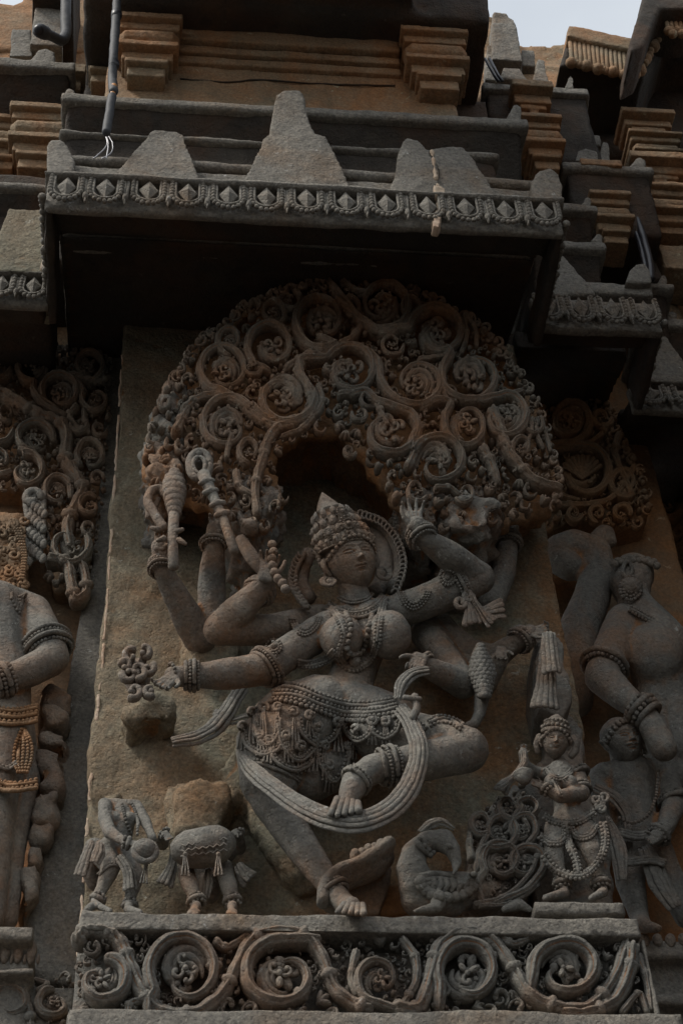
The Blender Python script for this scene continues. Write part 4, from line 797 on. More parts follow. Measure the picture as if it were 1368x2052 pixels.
# jewellery laid on the body surface
def strand(pts, r=.0026, Yd=-.12, lift=.002, name='necklace', rows=1, gap=5, tube_=False, par=None, mat=CARVE):
    mb = MB()
    for k in range(rows):
        q = np.asarray(cr(pts, 6)); tt = np.gradient(q, axis=0); tt /= np.linalg.norm(tt, axis=1)[:, None]+1e-9; q = q+np.stack([-tt[:, 1], tt[:, 0]], -1)*(k-(rows-1)/2)*gap
        w = np.array([B.on(a[0], a[1], Yd, lift) for a in q])
        for _ in range(2): w[1:-1] = (w[:-2]+2*w[1:-1]+w[2:])/4
        if k % 2 == 0 and not tube_: beads(mb, even(w, r*2.0), r)
        else: mb.tube(even(w, .006), r*1.05, 7)
    return mb.obj(name, mat, par or t)
strand([(656, 1212), (672, 1222), (700, 1230), (728, 1228), (752, 1216), (770, 1196)], .003, rows=4, gap=5)
strand([(660, 1218), (680, 1240), (690, 1275), (680, 1310), (690, 1332), (712, 1340), (738, 1325), (755, 1290), (758, 1250), (770, 1208)], .003, rows=3, gap=5, lift=.004)
strand([(692, 1228), (704, 1255), (696, 1290), (698, 1306), (714, 1312), (730, 1300), (736, 1270), (746, 1230)], .0048, lift=.007)
strand([(678, 1196), (700, 1206), (730, 1202), (746, 1190)], .0022, rows=2, gap=5)
mb = MB(); mb.ell(B.on(711, 1326, -.15, .008), .009); beads(mb, [B.on(711+9*math.cos(a), 1326+9*math.sin(a), -.15, .007) for a in np.linspace(0, 6.28, 9)[:-1]], .0035); mb.obj('pendant', CARVE, t)
strand([(672, 1305), (655, 1322), (625, 1332), (597, 1330)], .0026, rows=4, gap=4.5, lift=.003, name='breast_band')
for c_, R_ in (((612, 1248), 32), ((830, 1196), 32)):   # beaded shoulder capes
    for k in range(3): strand([(c_[0]-R_+k*5, c_[1]-8), (c_[0]-R_*.6+k*3, c_[1]+R_*.55-k*5), (c_[0], c_[1]+R_*.8-k*6), (c_[0]+R_*.7-k*3, c_[1]+R_*.35-k*5), (c_[0]+R_-k*5, c_[1]-R_*.35)], .0024, name='shoulder_beads')
def armlet(a, b, Y, rpx, ros):
    limb_bangle(t, a, b, Y, rpx, 4, 1.06, name='armlet', w=.0055); mb = MB(); x, y = ros; R_ = 15
    for rr in (1, .62): beads(mb, [B.on(x+R_*rr*math.cos(q), y+R_*rr*math.sin(q), Y-.02, .003) for q in np.linspace(0, 6.28, 17)[:-1]], .0028)
    mb.ell(B.on(x, y, Y-.02, .002), .0065); mb.obj('armlet_rosette', CARVE, t)
armlet((545, 1330), (522, 1344), -.14, 36, (548, 1296)); armlet((900, 1185), (922, 1176), -.135, 39, (897, 1158))
limb_bangle(t, (392, 1354), (378, 1354), -.175, 25, 4); limb_bangle(t, (352, 1352), (344, 1354), -.18, 22, 1, bead=.003); limb_bangle(t, (515, 1190), (524, 1180), -.15, 26, 4); limb_bangle(t, (428, 1096), (429, 1084), -.137, 21, 3); limb_bangle(t, (324, 1142), (322, 1130), -.142, 21, 4)
limb_bangle(t, (850, 1082), (838, 1066), -.222, 24, 4, w=.007); limb_bangle(t, (1017, 1092), (1018, 1080), -.07, 22, 4); limb_bangle(t, (1036, 1288), (1050, 1276), -.10, 22, 4); limb_bangle(t, (852, 1334), (844, 1328), -.158, 22, 2)
limb_bangle(t, (790, 1533), (770, 1536), -.195, 33, 4, name='anklet', w=.008); limb_bangle(t, (722, 1556), (708, 1570), -.204, 28, 2, name='anklet')
limb_bangle(t, (662, 1780), (672, 1792), -.115, 26, 3, name='anklet')
# girdle with festoons
strand([(566, 1372), (600, 1376), (640, 1394), (690, 1408), (740, 1410), (790, 1402)], .0034, rows=2, gap=7, lift=.003, name='girdle_band'); strand([(548, 1392), (590, 1392), (640, 1412), (690, 1426), (745, 1428), (795, 1418)], .0034, rows=3, gap=7, lift=.003, name='girdle_band')
strand([(512, 1420), (560, 1402), (620, 1418), (680, 1440), (740, 1444), (800, 1434)], .004, rows=1, gap=7, lift=.004, name='girdle_band')
rd = random.Random(4)
for (x, y, L) in ((506, 1432, 62), (528, 1424, 78), (556, 1424, 82), (590, 1432, 74), (636, 1462, 92), (676, 1452, 60), (712, 1466, 58), (745, 1450, 46), (772, 1452, 44), (486, 1460, 44), (620, 1438, 40), (574, 1480, 52), (540, 1490, 40), (604, 1500, 50), (650, 1500, 70), (520, 1480, 36), (660, 1540, 50), (700, 1500, 44)):
    mb = tassel(x, y, L*.92, lambda a, b: B.on(a, b, -.16, .008), 10, 3, ang=rd.uniform(84, 100)); mb.obj('girdle_tassel', CARVE, t)
    mb = MB(); cp = curlpath(x, y-6, 10, rd.uniform(0, 360), rd.choice((-1, 1)), 1.0, .35, 12); w = np.array([B.on(a, b, -.16, .009) for a, b in cp]); mb.tube(w, np.linspace(.0022, .0036, 12), 7); mb.ell(w[-1], .0046); mb.obj('girdle_curl', CARVE, t)
for a, b, sag in (((512, 1436), (558, 1440), 56), ((558, 1450), (636, 1470), 64), ((600, 1440), (676, 1456), 46), ((636, 1480), (700, 1490), 80), ((690, 1450), (745, 1456), 30), ((745, 1456), (800, 1446), 26), ((490, 1470), (560, 1492), 30), ((545, 1500), (625, 1520), 32)):
    m_ = ((a[0]+b[0])/2, (a[1]+b[1])/2+sag); strand([a, (a[0]*.8+m_[0]*.2, a[1]*.45+m_[1]*.55), m_, (b[0]*.8+m_[0]*.2, b[1]*.45+m_[1]*.55), b], .0029, rows=2, gap=6, lift=.008, Yd=-.14, name='bead_festoon')
strand([(860, 1448), (880, 1440), (905, 1444), (925, 1456)], .003, rows=3, gap=6, name='thigh_band'); strand([(492, 1530), (520, 1526), (560, 1540), (600, 1562)], .003, rows=2, gap=7, name='hem_band'); strand([(806, 1450), (824, 1444), (850, 1462)], .003, rows=3, gap=6, name='thigh_band')
# broad ribbed scarf
def ribbon(parent, pts, w, Yd, ribs=4, name='scarf', lift=.0, r=.0038, on=None, mat=CARVE):
    q = cr(pts, 8); tt = np.gradient(q[:, :2], axis=0); tt /= np.linalg.norm(tt, axis=1)[:, None]+1e-9; nn = np.stack([-tt[:, 1], tt[:, 0]], -1); mb = MB(); W = np.interp(np.linspace(0, 1, len(q)), np.linspace(0, 1, len(np.atleast_1d(w))), np.atleast_1d(w))
    for k in range(ribs):
        f_ = (k-(ribs-1)/2)/(ribs)*1.0; p2 = q[:, :2]+nn*(f_*W)[:, None]; ww = np.array([P(a, b, (Yd+(q[i][2] if q.shape[1] > 2 else 0))) if on is None else on(a, b) for i, (a, b) in enumerate(p2)]); ww[:, 1] -= .006*(1-abs(f_*2)**2)
        mb.tube(ww, np.maximum(W*.66/ribs*S(*pts[0][:2], Yd), .0016), 8, .55)
    return mb.obj(name, mat, parent)
ribbon(t, [(800, 1420, .04), (822, 1450, .02), (838, 1500, 0), (832, 1550, -.0), (806, 1600, .0), (760, 1636, .0), (700, 1650, .0), (630, 1632, .01), (560, 1590, .04), (505, 1545, .07), (485, 1520, .09)], [30, 34, 38, 44, 44, 44, 40, 36, 22], -.225, 5, lift=0)
ribbon(t, [(486, 1380), (440, 1450), (400, 1478), (345, 1490)], [26, 34, 30, 22], -.04, 4, name='trailing_scarf'); ribbon(t, [(500, 1440), (460, 1448), (430, 1436)], [20, 14, 30], -.035, 3, name='trailing_scarf')
ribbon(t, [(935, 1180), (946, 1210), (968, 1228), (1006, 1222)], [8, 10, 24, 44], -.15, 4, name='bow_ribbon'); ribbon(t, [(930, 1184), (936, 1210), (942, 1230), (946, 1252)], [8, 12, 26, 42], -.15, 4, name='bow_ribbon'); ribbon(t, [(946, 1196), (958, 1216), (974, 1238), (986, 1250)], [8, 10, 20, 30], -.155, 4, name='bow_ribbon')
for x, y in ((922, 1208), (938, 1194)): mb = MB(); mb.tube(wpts(curlpath(x, y, 11, 0, 1, 1.1, .4, 18), -.155), .0042, 8); mb.obj('bow_loop', CARVE, t)
# things in the hands
mb = MB(); w = wpts([(348, 1136), (347, 1080), (349, 1030)], -0.195); mb.tube(w, .0085, 12); 
for y, r_ in ((1024, 14), (1014, 17), (1004, 20), (994, 23), (984, 25), (972, 24), (962, 20), (950, 12), (936, 3)): mb.tube(wpts([(350, y+5), (350, y-5)], -0.195), r_*S(350, y, -0.195), 16, .9)
mb.obj('mace', CARVE, t); mb = MB(); mb.tube(wpts(cr([(330, 1060), (310, 1030), (297, 1005), (303, 985), (322, 980), (332, 992)], 8), -0.180), .0075, 10, 1.2, .15); mb.tube(wpts(cr([(318, 1048), (310, 1020), (318, 1000)], 6), -0.170), .005, 8); mb.obj('goad_hook', CARVE, t)
for (x, y, a) in ((318, 1062, 195), (352, 1066, 340), (330, 1078, 160), (358, 1082, 30)): mb = MB(); mb.tube(wpts([(x, y), (x+16*math.cos(math.radians(a)), y+16*math.sin(math.radians(a)))], -0.200), [.0055, .003], 8); mb.obj('prong', CARVE, t)
mb = MB(); mb.tube(wpts([(408, 950), (425, 990), (448, 1040), (470, 1104)], -0.220), [.011, .009, .0075, .008], 12); mb.obj('staff', CARVE, t)
mb = MB(); mb.tube(wpts([(400+20*math.cos(a), 932+27*math.sin(a)) for a in np.linspace(0, 6.28, 22)], -0.215), .007, 9); mb.tube(wpts([(399+12*math.cos(a), 932+16*math.sin(a)) for a in np.linspace(0, 6.28, 18)], -0.220), .004, 8); mb.ell(P(400, 932, -0.200), .013); mb.tube(wpts([(398, 912), (394, 900)], -0.215), [.008, .002], 8); mb.obj('staff_ring', CARVE, t)
for y, x in ((1010, 436), (1030, 446), (965, 414), (985, 422)): mb = MB(); mb.tube(wpts([(x-14, y+3), (x, y), (x+14, y-3)], -0.225), [.004, .008, .004], 9); mb.obj('staff_collar', CARVE, t)
mb = MB(); mb.tube(wpts([(482, 1080), (505, 1118), (530, 1150)], -.175), [.010, .012, .008], 10); mb.obj('stylus', CARVE, t)
mb = MB(); beads(mb, wpts([(545, 1092), (548, 1106), (545, 1120), (546, 1134), (550, 1148), (557, 1160), (566, 1168), (572, 1180)], -.195), .0078, 10, 7); mb.obj('prayer_beads', CARVE, t)
# lotus
mb = MB()
for i, (x, y, a, r_) in enumerate(((262, 1316, -60, 16), (290, 1310, -100, 14), (260, 1350, 180, 18), (296, 1340, -40, 16), (268, 1385, 120, 18), (300, 1385, 60, 14), (276, 1345, 90, 20), (252, 1335, 200, 12))):
    cp = curlpath(x, y, r_*.85, a, 1 if i % 2 else -1, .8, .35, 14); mb.tube(wpts(cp, -.19), np.linspace(.0058, .0028, 14), 10, 1.5, .2); mb.ell(P(*cp[-1], -.195), .0044)
    w_ = wpts([(x, y), (x+r_*1.1*math.cos(math.radians(a)), y+r_*1.1*math.sin(math.radians(a)))], -.185); mb.tube(w_, [.0065, .0008], 8)
    u = math.radians(a); mb.tube(wpts([(276+.2*r_*math.cos(u), 1375), (x, y), (x+r_*.8*math.cos(u), y+r_*.8*math.sin(u))], -.18), [.004, .006, .002], 8)
mb.ell(P(276, 1358, -.155), (.020, .02, .036)); mb.obj('lotus', CARVE, t)
mb = MB(); mb.prism([(256, 1400), (340, 1396), (350, 1425), (334, 1446), (300, 1440), (268, 1452), (254, 1430)], -.05, .02); rock(mb, 'stone_bracket', WALL, t, .005, .012, 22, 1, fine=.003)
# palm leaf bundle and conch cone, noose
ribbon(t, [(1098, 1292), (1094, 1340), (1092, 1380), (1090, 1420)], [30, 34, 40, 58], -.13, 5, name='whisk_tuft'); ribbon(t, [(1098, 1272), (1100, 1310), (1104, 1350)], [26, 32, 38], -.15, 4, name='whisk_tuft')
mb = MB(); mb.prism([(1076, 1270), (1122, 1278), (1130, 1300), (1128, 1330), (1136, 1345), (1150, 1400), (1128, 1440), (1080, 1420), (1072, 1330)], -.09, .02); rock(mb, 'whisk_backing', CARVE, t, .005, .003, 20)
mb = MB()
for i in range(13):
    y = 1296+i*8; r_ = 3+19*math.sin(min(1, i/7)*math.pi/2) if i < 8 else 22-(i-7)*2.6
    for j in range(7):
        a = (j+(i % 2)*.5)/7*math.pi; xx = 962-r_*math.cos(a)+i*.6; mb.ell(P(xx, y, -.13-.02*math.sin(a)), (.0062, .006, .007), nu=8, nv=5)
mb.ell(P(963, 1350, -.125), (.016, .016, .055)); mb.tube(wpts([(966, 1390), (960, 1430), (950, 1450), (930, 1458)], -.12), [.012, .009, .008, .006], 10); mb.obj('fruit_cone', CARVE, t)
ribbon(t, [(858, 1346), (828, 1352), (804, 1374), (796, 1404)], [18, 24, 26, 14], -.195, 4, name='noose'); mb = MB(); mb.tube(wpts(cr([(830, 1395), (834, 1420), (826, 1440)], 5), -.21), .006, 8); mb.tube(wpts([(808, 1398), (842, 1402)], -.215), .004, 8); mb.obj('noose_end', CARVE, t)
# pedestal ring under the foot
mb = MB(); mb.tube(wpts(cr([(648, 1808), (652, 1776), (680, 1745), (720, 1730), (760, 1708), (782, 1690)], 6), -.12), [.010]*31, 10, 1.6, .1)
mb.tube(wpts(cr([(664, 1812), (672, 1780), (702, 1758), (742, 1742), (776, 1712)], 6), -.10), [.014]*25, 10, 1.6)
mb.prism([(660, 1830), (664, 1780), (700, 1745), (738, 1712), (775, 1692), (786, 1740), (776, 1790), (760, 1830)], -.07, .02); link(remesh(mb, .004, 2, .002, 30), 'tilted_lotus_seat', CARVE, t)
for i in range(6): mb = MB(); x = 712+i*13; mb.ell(P(x, 1716-i*5+3*(i % 2), -.12), (.008, .012, .011)); mb.obj('seat_petal', CARVE, t)
# ================================================================== LITTLE FIGURES AT THE LEFT
t = thing('musician_statue', 'small headless musician holding round cymbals, at the left end of the base', 'statue')
B = Body(); B.limb((212, 1614, -.065, 15), (270, 1616, -.06, 15)); B.limb((241, 1630, -.06, 24), (246, 1652, -.065, 24), (236, 1690, -.06, 27), (222, 1705, -.06, 30)); B.ell((228, 1642, -.075), 15, 17); B.ell((260, 1642, -.075), 14, 16)
B.limb((210, 1612, -.075, 14), (211, 1640, -.085, 14), (220, 1668, -.10, 13), (252, 1688, -.12, 9), (264, 1690, -.125, 8)); B.limb((272, 1614, -.06, 13), (294, 1650, -.08, 11), (306, 1680, -.10, 9))
B.limb((208, 1710, -.07, 27), (222, 1738, -.09, 20), (205, 1780, -.085, 14), (190, 1808, -.09, 10)); B.limb((190, 1812, -.10, 10), (175, 1824, -.13, 8)); B.limb((190, 1812, -.10, 9), (222, 1826, -.14, 6)); B.limb((250, 1712, -.06, 24), (272, 1756, -.075, 17), (262, 1800, -.07, 12), (258, 1822, -.10, 9)); B.limb((256, 1822, -.10, 9), (282, 1828, -.14, 6))
B.limb((190, 1700, -.05, 22), (180, 1740, -.05, 20), (190, 1770, -.04, 16)); B.hand(264, 1690, -.128, 8, 34, curl=25, side=1)
B.build('body', CARVE, t, .0028, 3, .0008, 40)
strand([(244, 1612), (252, 1640), (262, 1670)], .0026, rows=1, par=t); strand([(264, 1612), (276, 1640), (276, 1672)], .0026, rows=1, par=t); strand([(198, 1752), (222, 1730), (244, 1738)], .002, rows=2, gap=4, par=t, name='hem_band')
limb_bangle(t, (250, 1688), (258, 1690), -.122, 10, 2, bead=.0026); limb_bangle(t, (200, 1796), (194, 1806), -.087, 12, 2, name='anklet', bead=.003); limb_bangle(t, (261, 1806), (260, 1816), -.085, 11, 2, name='anklet', bead=.003)
mb = MB(); mb.tube([P(290, 1704, -.125), P(292, 1706, -.142)], [23*S(290, 1704, -.13)]*2, 24, ref=(0, 0, 1)); mb.tube(wpts([(291+22*math.cos(a), 1706+20*math.sin(a)) for a in np.linspace(0, 6.3, 26)], -.142), .0045, 8); mb.obj('cymbal', CARVE, t)
ribbon(t, [(186, 1690), (176, 1720), (164, 1758)], [14, 26, 30], -.09, 4, name='sash'); ribbon(t, [(200, 1692), (198, 1712), (190, 1732)], [16, 26, 22], -.105, 4, name='sash'); ribbon(t, [(240, 1720), (258, 1750), (262, 1784)], [20, 24, 30], -.10, 4, name='sash')
mb = tassel(292, 1734, 34, lambda a, b: P(a, b, -.12), 8, 3, ang=95); mb.obj('sash_tassel', CARVE, t)
t = thing('drummer_statue', 'small broken drummer with barrel drum, only hands and legs left', 'statue')
B = Body(); B.limb((372, 1745, -.06, 20), (382, 1775, -.08, 17), (394, 1806, -.085, 11)); B.limb((448, 1740, -.06, 20), (458, 1775, -.08, 17), (466, 1808, -.085, 11)); B.limb((394, 1815, -.10, 11), (388, 1828, -.145, 9)); B.limb((466, 1815, -.10, 11), (464, 1828, -.145, 9))
B.limb((380, 1700, -.045, 30), (450, 1700, -.045, 30)); B.limb((410, 1735, -.035, 28), (420, 1790, -.03, 20)); B.limb((325, 1690, -.04, 14), (330, 1675, -.08, 10)); B.limb((480, 1700, -.04, 14), (478, 1670, -.08, 10))
B.hand(330, 1668, -.10, 60, 36, curl=45, side=1); B.hand(474, 1666, -.10, 140, 34, curl=55, side=-1)
for i in range(5): B.limb((380+i*5, 1826, -.14, 3.5), (377+i*5, 1832, -.152, 3)); B.limb((456+i*5, 1826, -.14, 3.5), (454+i*5, 1832, -.152, 3))
B.build('body', CARVE, t, .0028, 3, .0012, 40)
mb = MB(); w = wpts([(358, 1704), (372, 1702), (400, 1700), (425, 1695), (445, 1690), (456, 1688)], -.10); mb.tube(w, [.020, .026, .0285, .0285, .026, .020], 22); mb.obj('drum', CARVE, t)
mb = MB()
for k in range(4):
    pts = []
    for i in range(14): x = 364+i*7; pts.append((x, 1684+k*11-i*1.1+(2.5 if i % 2 else -2.5)))
    mb.tube(wpts(pts, -.126+abs(k-1.5)*.004), .0016, 5)
mb.obj('drum_lacing', CARVE, t)
for x in (372, 438): mb = tassel(x, 1712, 42, lambda a, b: P(a, b, -.135), 9, 3); mb.obj('drum_tassel', CARVE, t)
limb_bangle(t, (392, 1800), (396, 1810), -.085, 13, 3, name='anklet', bead=.003); limb_bangle(t, (465, 1800), (467, 1810), -.085, 13, 3, name='anklet', bead=.003); limb_bangle(t, (326, 1668), (330, 1672), -.09, 11, 1, bead=.003); limb_bangle(t, (478, 1672), (476, 1668), -.09, 11, 1, bead=.003)
ribbon(t, [(350, 1700), (345, 1740), (330, 1775)], [14, 20, 34], -.06, 4, name='sash'); ribbon(t, [(478, 1735), (490, 1755), (500, 1765)], [16, 34, 40], -.05, 4, name='sash'); ribbon(t, [(418, 1745), (416, 1770), (412, 1800)], [12, 20, 14], -.07, 3, name='sash')
# ================================================================== SWAN
t = thing('swan_statue', 'stone swan curling its beak down onto its wing, with great scrolled tail plumes', 'statue')
B = Body(); B.limb((886, 1790, -.09, 36), (862, 1794, -.10, 40), (838, 1776, -.11, 40), (824, 1742, -.12, 32), (828, 1710, -.125, 26), (850, 1688, -.13, 21)); B.limb((850, 1686, -.13, 20), (888, 1684, -.135, 24), (906, 1702, -.14, 17), (914, 1728, -.135, 11), (911, 1745, -.14, 6), (906, 1752, -.145, 4))
B.limb((880, 1788, -.095, 42), (930, 1786, -.09, 40), (975, 1788, -.075, 28), (1030, 1776, -.06, 20)); B.limb((880, 1800, -.12, 18), (874, 1818, -.14, 13), (842, 1824, -.15, 8), (830, 1826, -.155, 5)); B.limb((846, 1800, -.10, 44), (900, 1808, -.09, 34))
B.limb((1010, 1822, -.12, 8), (1040, 1812, -.12, 13), (1060, 1822, -.12, 8))
B.build('body', CARVE, t, .003, 4, .0009, 40)
strand([(838, 1684), (846, 1696), (856, 1706), (866, 1712)], .0042, rows=2, gap=8, par=t, name='neck_beads', Yd=-.13)
ribbon(t, [(842, 1672), (862, 1655), (885, 1650), (908, 1664)], [14, 20, 16, 8], -.13, 3, name='crest')
mb = MB(); mb.ell(B.on(901, 1696, -.15, .001), .0042); mb.tube([B.on(901+7*math.cos(a), 1696+7*math.sin(a), -.15, .0005) for a in np.linspace(0, 6.3, 14)], .0012, 6); mb.obj('eye', CARVE, t)
mb = MB()
for k, (o_, r_) in enumerate(((0, .005), (9, .004), (18, .004))): mb.tube(np.array([B.on(a, b, -.15, .003) for a, b in cr([(842, 1756+o_), (870, 1752+o_), (905, 1756+o_), (935, 1764+o_*.5), (950, 1752)], 6)]), r_, 8, .8)
for i in range(11): a = math.pi*(.02+i*.095); mb.ell(B.on(896-54*math.cos(a), 1764+34*math.sin(a), -.15, .003), (.0085, .008, .0085))
for i in range(6): mb.tube(np.array([B.on(866+i*13+dx_, 1762+dy_, -.15, .004) for dx_, dy_ in ((0, 0), (3, 12), (-2, 24))]), [.0045, .006, .003], 7)
mb.obj('wing', CARVE, t)
tr = [(1000, 1668, 34, 90, -1, [(955, 1745), (962, 1705)], 8), (1002, 1728, 40, 150, 1, [(965, 1806), (955, 1770)], 9), (1054, 1730, 36, 40, -1, [(990, 1808), (1050, 1785)], 8), (964, 1652, 22, 60, 1, [(952, 1720)], 7), (1046, 1664, 30, 20, -1, [(1040, 1710)], 7), (1020, 1618, 26, 0, 1, [(1010, 1660)], 7), (1055, 1622, 22, 200, 1, [(1060, 1660)], 6)]
mb = MB(); mb.prism([(945, 1650), (965, 1632), (1000, 1600), (1030, 1570), (1060, 1600), (1085, 1640), (1080, 1700), (1070, 1760), (1020, 1800), (960, 1815), (935, 1790), (942, 1720)], -.075, .02); link(remesh(mb, .0045, 3, .004, 30), 'tail_backing', CARVE, t)
scrolls(t, tr, [([(950, 1812), (1010, 1795), (1060, 1750), (1085, 1690)], 6), ([(960, 1815), (1030, 1806), (1080, 1770)], 5), ([(945, 1720), (940, 1680), (950, 1640)], 7)], lambda x, y: -.105, 6, [(940, 1650), (1000, 1600), (1040, 1575), (1085, 1650), (1070, 1760), (960, 1815)], 50, CARVE, 12, (6, 10))
mb = MB(); mb.prism([(752, 1830), (756, 1800), (775, 1775), (800, 1768), (830, 1790), (836, 1830)], -.05, .02); link(remesh(mb, .005, 4, .004, 22), 'rock_mound', WARMC, t)
# ================================================================== ATTENDANT
t = thing('attendant_statue', 'small crowned attendant woman looking up, holding a cup and fly whisk', 'statue')
B = Body(); B.limb((1120, 1532, -.10, 17), (1122, 1550, -.10, 20)); B.limb((1100, 1552, -.10, 18), (1145, 1552, -.10, 20)); B.limb((1122, 1552, -.10, 30), (1128, 1590, -.10, 27), (1135, 1620, -.10, 27), (1140, 1650, -.10, 38)); B.ell((1106, 1568, -.125), 17, 19); B.ell((1140, 1570, -.125), 17, 19)
B.limb((1158, 1556, -.10, 17), (1164, 1590, -.115, 17), (1120, 1596, -.145, 13), (1085, 1578, -.15, 9)); B.limb((1095, 1552, -.09, 15), (1072, 1548, -.10, 13), (1052, 1535, -.12, 11), (1046, 1510, -.13, 9))
B.limb((1115, 1660, -.10, 27), (1108, 1710, -.12, 20), (1124, 1762, -.115, 12), (1130, 1785, -.12, 10)); B.limb((1130, 1790, -.13, 11), (1092, 1800, -.15, 8)); B.limb((1165, 1660, -.10, 30), (1185, 1705, -.12, 22), (1200, 1760, -.11, 13), (1208, 1782, -.115, 10)); B.limb((1208, 1788, -.125, 11), (1184, 1800, -.15, 8))
B.hand(1086, 1576, -.155, 195, 32, curl=45); B.hand(1046, 1512, -.135, -80, 30, curl=50)
B.build('body', CARVE, t, .0026, 3, .0007, 50)
hh, ap, ak = head(t, 1112, 1488, -.12, 27, tilt=8, down=22, turn=-4)
mb = MB(); 
for i in range(15): a = (i-7)/7*math.radians(100); mb.ell(ap((1.12*math.sin(a), .02-1.0*math.cos(a), .75-.75*abs(math.sin(a))**2)), .16*ak, nu=8, nv=6)
mb.obj('hair_curls', CARVE, t, kind='stuff')
mb = MB(); g = np.array([[ap((r*math.sin(a), .3-r*math.cos(a), h)) for a in th] for h, r in ((.7, 1.05), (.95, 1.12), (1.05, .9), (1.4, .85), (1.5, .95), (1.6, .7), (2.0, .5), (2.3, .1))]); mb.grid(g, True, True)
for i in range(9): a = (i-4)*.35; mb.ell(ap((1.0*math.sin(a), .25-1.0*math.cos(a), 1.15)), .16*ak, nu=8, nv=6); mb.ell(ap((.85*math.sin(a), .25-.85*math.cos(a), 1.6)), .13*ak, nu=8, nv=6)
mb.obj('crown', CARVE, t); mb = MB(); mb.tube([ap((1.2, .1, .6)), ap((1.55, .1, .2)), ap((1.5, .1, -.5)), ap((1.2, .1, -.9))], .28*ak, 8); mb.obj('hair_knot', CARVE, t); mb = MB(); mb.tube([ap((-1.2, .2, .5)), ap((-1.4, .2, -.2)), ap((-1.25, .2, -.9))], .22*ak, 8); mb.obj('hair_knot', CARVE, t)
strand([(1094, 1540), (1108, 1556), (1128, 1558), (1146, 1542)], .002, rows=3, gap=4, par=t); strand([(1100, 1548), (1118, 1580), (1124, 1596)], .002, rows=2, gap=4, par=t)
for a, b, Y, r_ in (((1162, 1574), (1164, 1584), -.11, 18), ((1156, 1546), (1160, 1552), -.10, 18), ((1098, 1586), (1090, 1580), -.15, 10)): limb_bangle(t, a, b, Y, r_, 2, bead=.0026)
limb_bangle(t, (1124, 1766), (1127, 1776), -.117, 13, 3, name='anklet', bead=.003); limb_bangle(t, (1201, 1766), (1204, 1776), -.112, 14, 3, name='anklet', bead=.003)
for L_ in ([(1090, 1636), (1120, 1648), (1160, 1644), (1190, 1628)], [(1082, 1676), (1104, 1690), (1128, 1682), (1134, 1650)], [(1140, 1655), (1155, 1676), (1180, 1676), (1196, 1654)]): strand(L_, .0026, rows=3, gap=5, par=t, name='girdle_band', lift=.004)
strand([(1090, 1715), (1110, 1740), (1150, 1756), (1175, 1750), (1200, 1725), (1212, 1690), (1208, 1650)], .003, rows=3, gap=5, par=t, name='long_garland', lift=.008, Yd=-.13); strand([(1134, 1650), (1138, 1690), (1152, 1720), (1158, 1750)], .003, rows=3, gap=5, par=t, name='long_garland', lift=.008, Yd=-.13)
ribbon(t, [(1212, 1640), (1230, 1680), (1240, 1720), (1244, 1765)], [16, 30, 30, 20], -.085, 4, name='sash'); ribbon(t, [(1030, 1560), (1012, 1572), (1002, 1590)], [10, 22, 30], -.12, 4, name='whisk'); ribbon(t, [(1048, 1505), (1048, 1530), (1030, 1556), (1000, 1580)], [12, 14, 14, 14], -.14, 4, name='whisk')
mb = MB()
for x, y in ((1200, 1612), (1210, 1600), (1192, 1602), (1204, 1622)): mb.tube(wpts(curlpath(x, y, 9, random.uniform(0, 360), 1, 1, .4, 14), -.12), .0035, 7)
mb.obj('side_bow', CARVE, t); mb = MB(); mb.tube(wpts([(1048, 1552), (1052, 1566)], -.155), [.016, .008], 12); mb.obj('cup', CARVE, t)
mb = MB(); mb.box(PX(1068, 1815, -.15), PX(1252, 1818, -.15), -.155, .02, PZ(1150, 1836, -.15), PZ(1150, 1812, -.15)); rock(mb, 'pedestal', LEDGE, t, .005, .003, 20)
mb = MB(); mb.prism([(1050, 1560), (1095, 1500), (1090, 1440), (1130, 1420), (1165, 1460), (1175, 1540), (1190, 1620), (1226, 1680), (1225, 1820), (1070, 1820), (1060, 1700)], -.03, .03); link(remesh(mb, .006, 3, .006, 20), 'backing', CARVE, t)
# ================================================================== LEFT BAY: CANOPY AND FIGURE
YC = YL-.075
t = thing('left_canopy', 'panel of scrolling vines with thick jointed trunk on left recessed wall', 'canopy')
lp = [(-60, 705), (60, 706), (100, 696), (150, 700), (190, 704), (222, 720), (222, 830), (214, 900), (204, 1000), (190, 1100), (176, 1180), (110, 1185), (96, 1100), (70, 1010), (40, 985), (-60, 985)]
mb = MB(); mb.prism(lp, YC+.04, YL+.05); rock(mb, 'backing', WARMC, t, .006, .004, 20, 1)
def z6(l): return [(a*.351, 680+b*.351) for a, b in l]
lr = [(68, 735, 32, 90, 1, z6([(380, 430), (260, 380), (200, 300)]), 7), (177, 733, 30, 60, -1, z6([(420, 210), (500, 235)]), 6), (121, 786, 36, 160, 1, z6([(330, 400), (240, 350)]), 8), (191, 799, 25, -150, -1, z6([(440, 230), (480, 300)]), 6), (70, 880, 36, 0, -1, [], 8), (53, 943, 33, -100, 1, z6([(110, 620), (200, 660)]), 7),
      (182, 914, 31, 140, 1, z6([(470, 830), (420, 720)]), 7), (116, 985, 30, -20, -1, z6([(410, 900), (400, 830)]), 7), (140, 1092, 37, -30, 1, [], 8), (180, 1013, 22, -60, -1, [], 6), (-5, 735, 26, 0, 1, [], 7), (-4, 860, 30, 0, 1, [], 7), (0, 925, 28, 40, 1, [], 7), (160, 850, 18, 200, -1, [], 5), (200, 860, 14, 0, 1, [], 4), (196, 960, 14, 0, -1, [], 4), (15, 830, 16, 60, 1, [], 5), (180, 1060, 14, 60, 1, [], 4)]
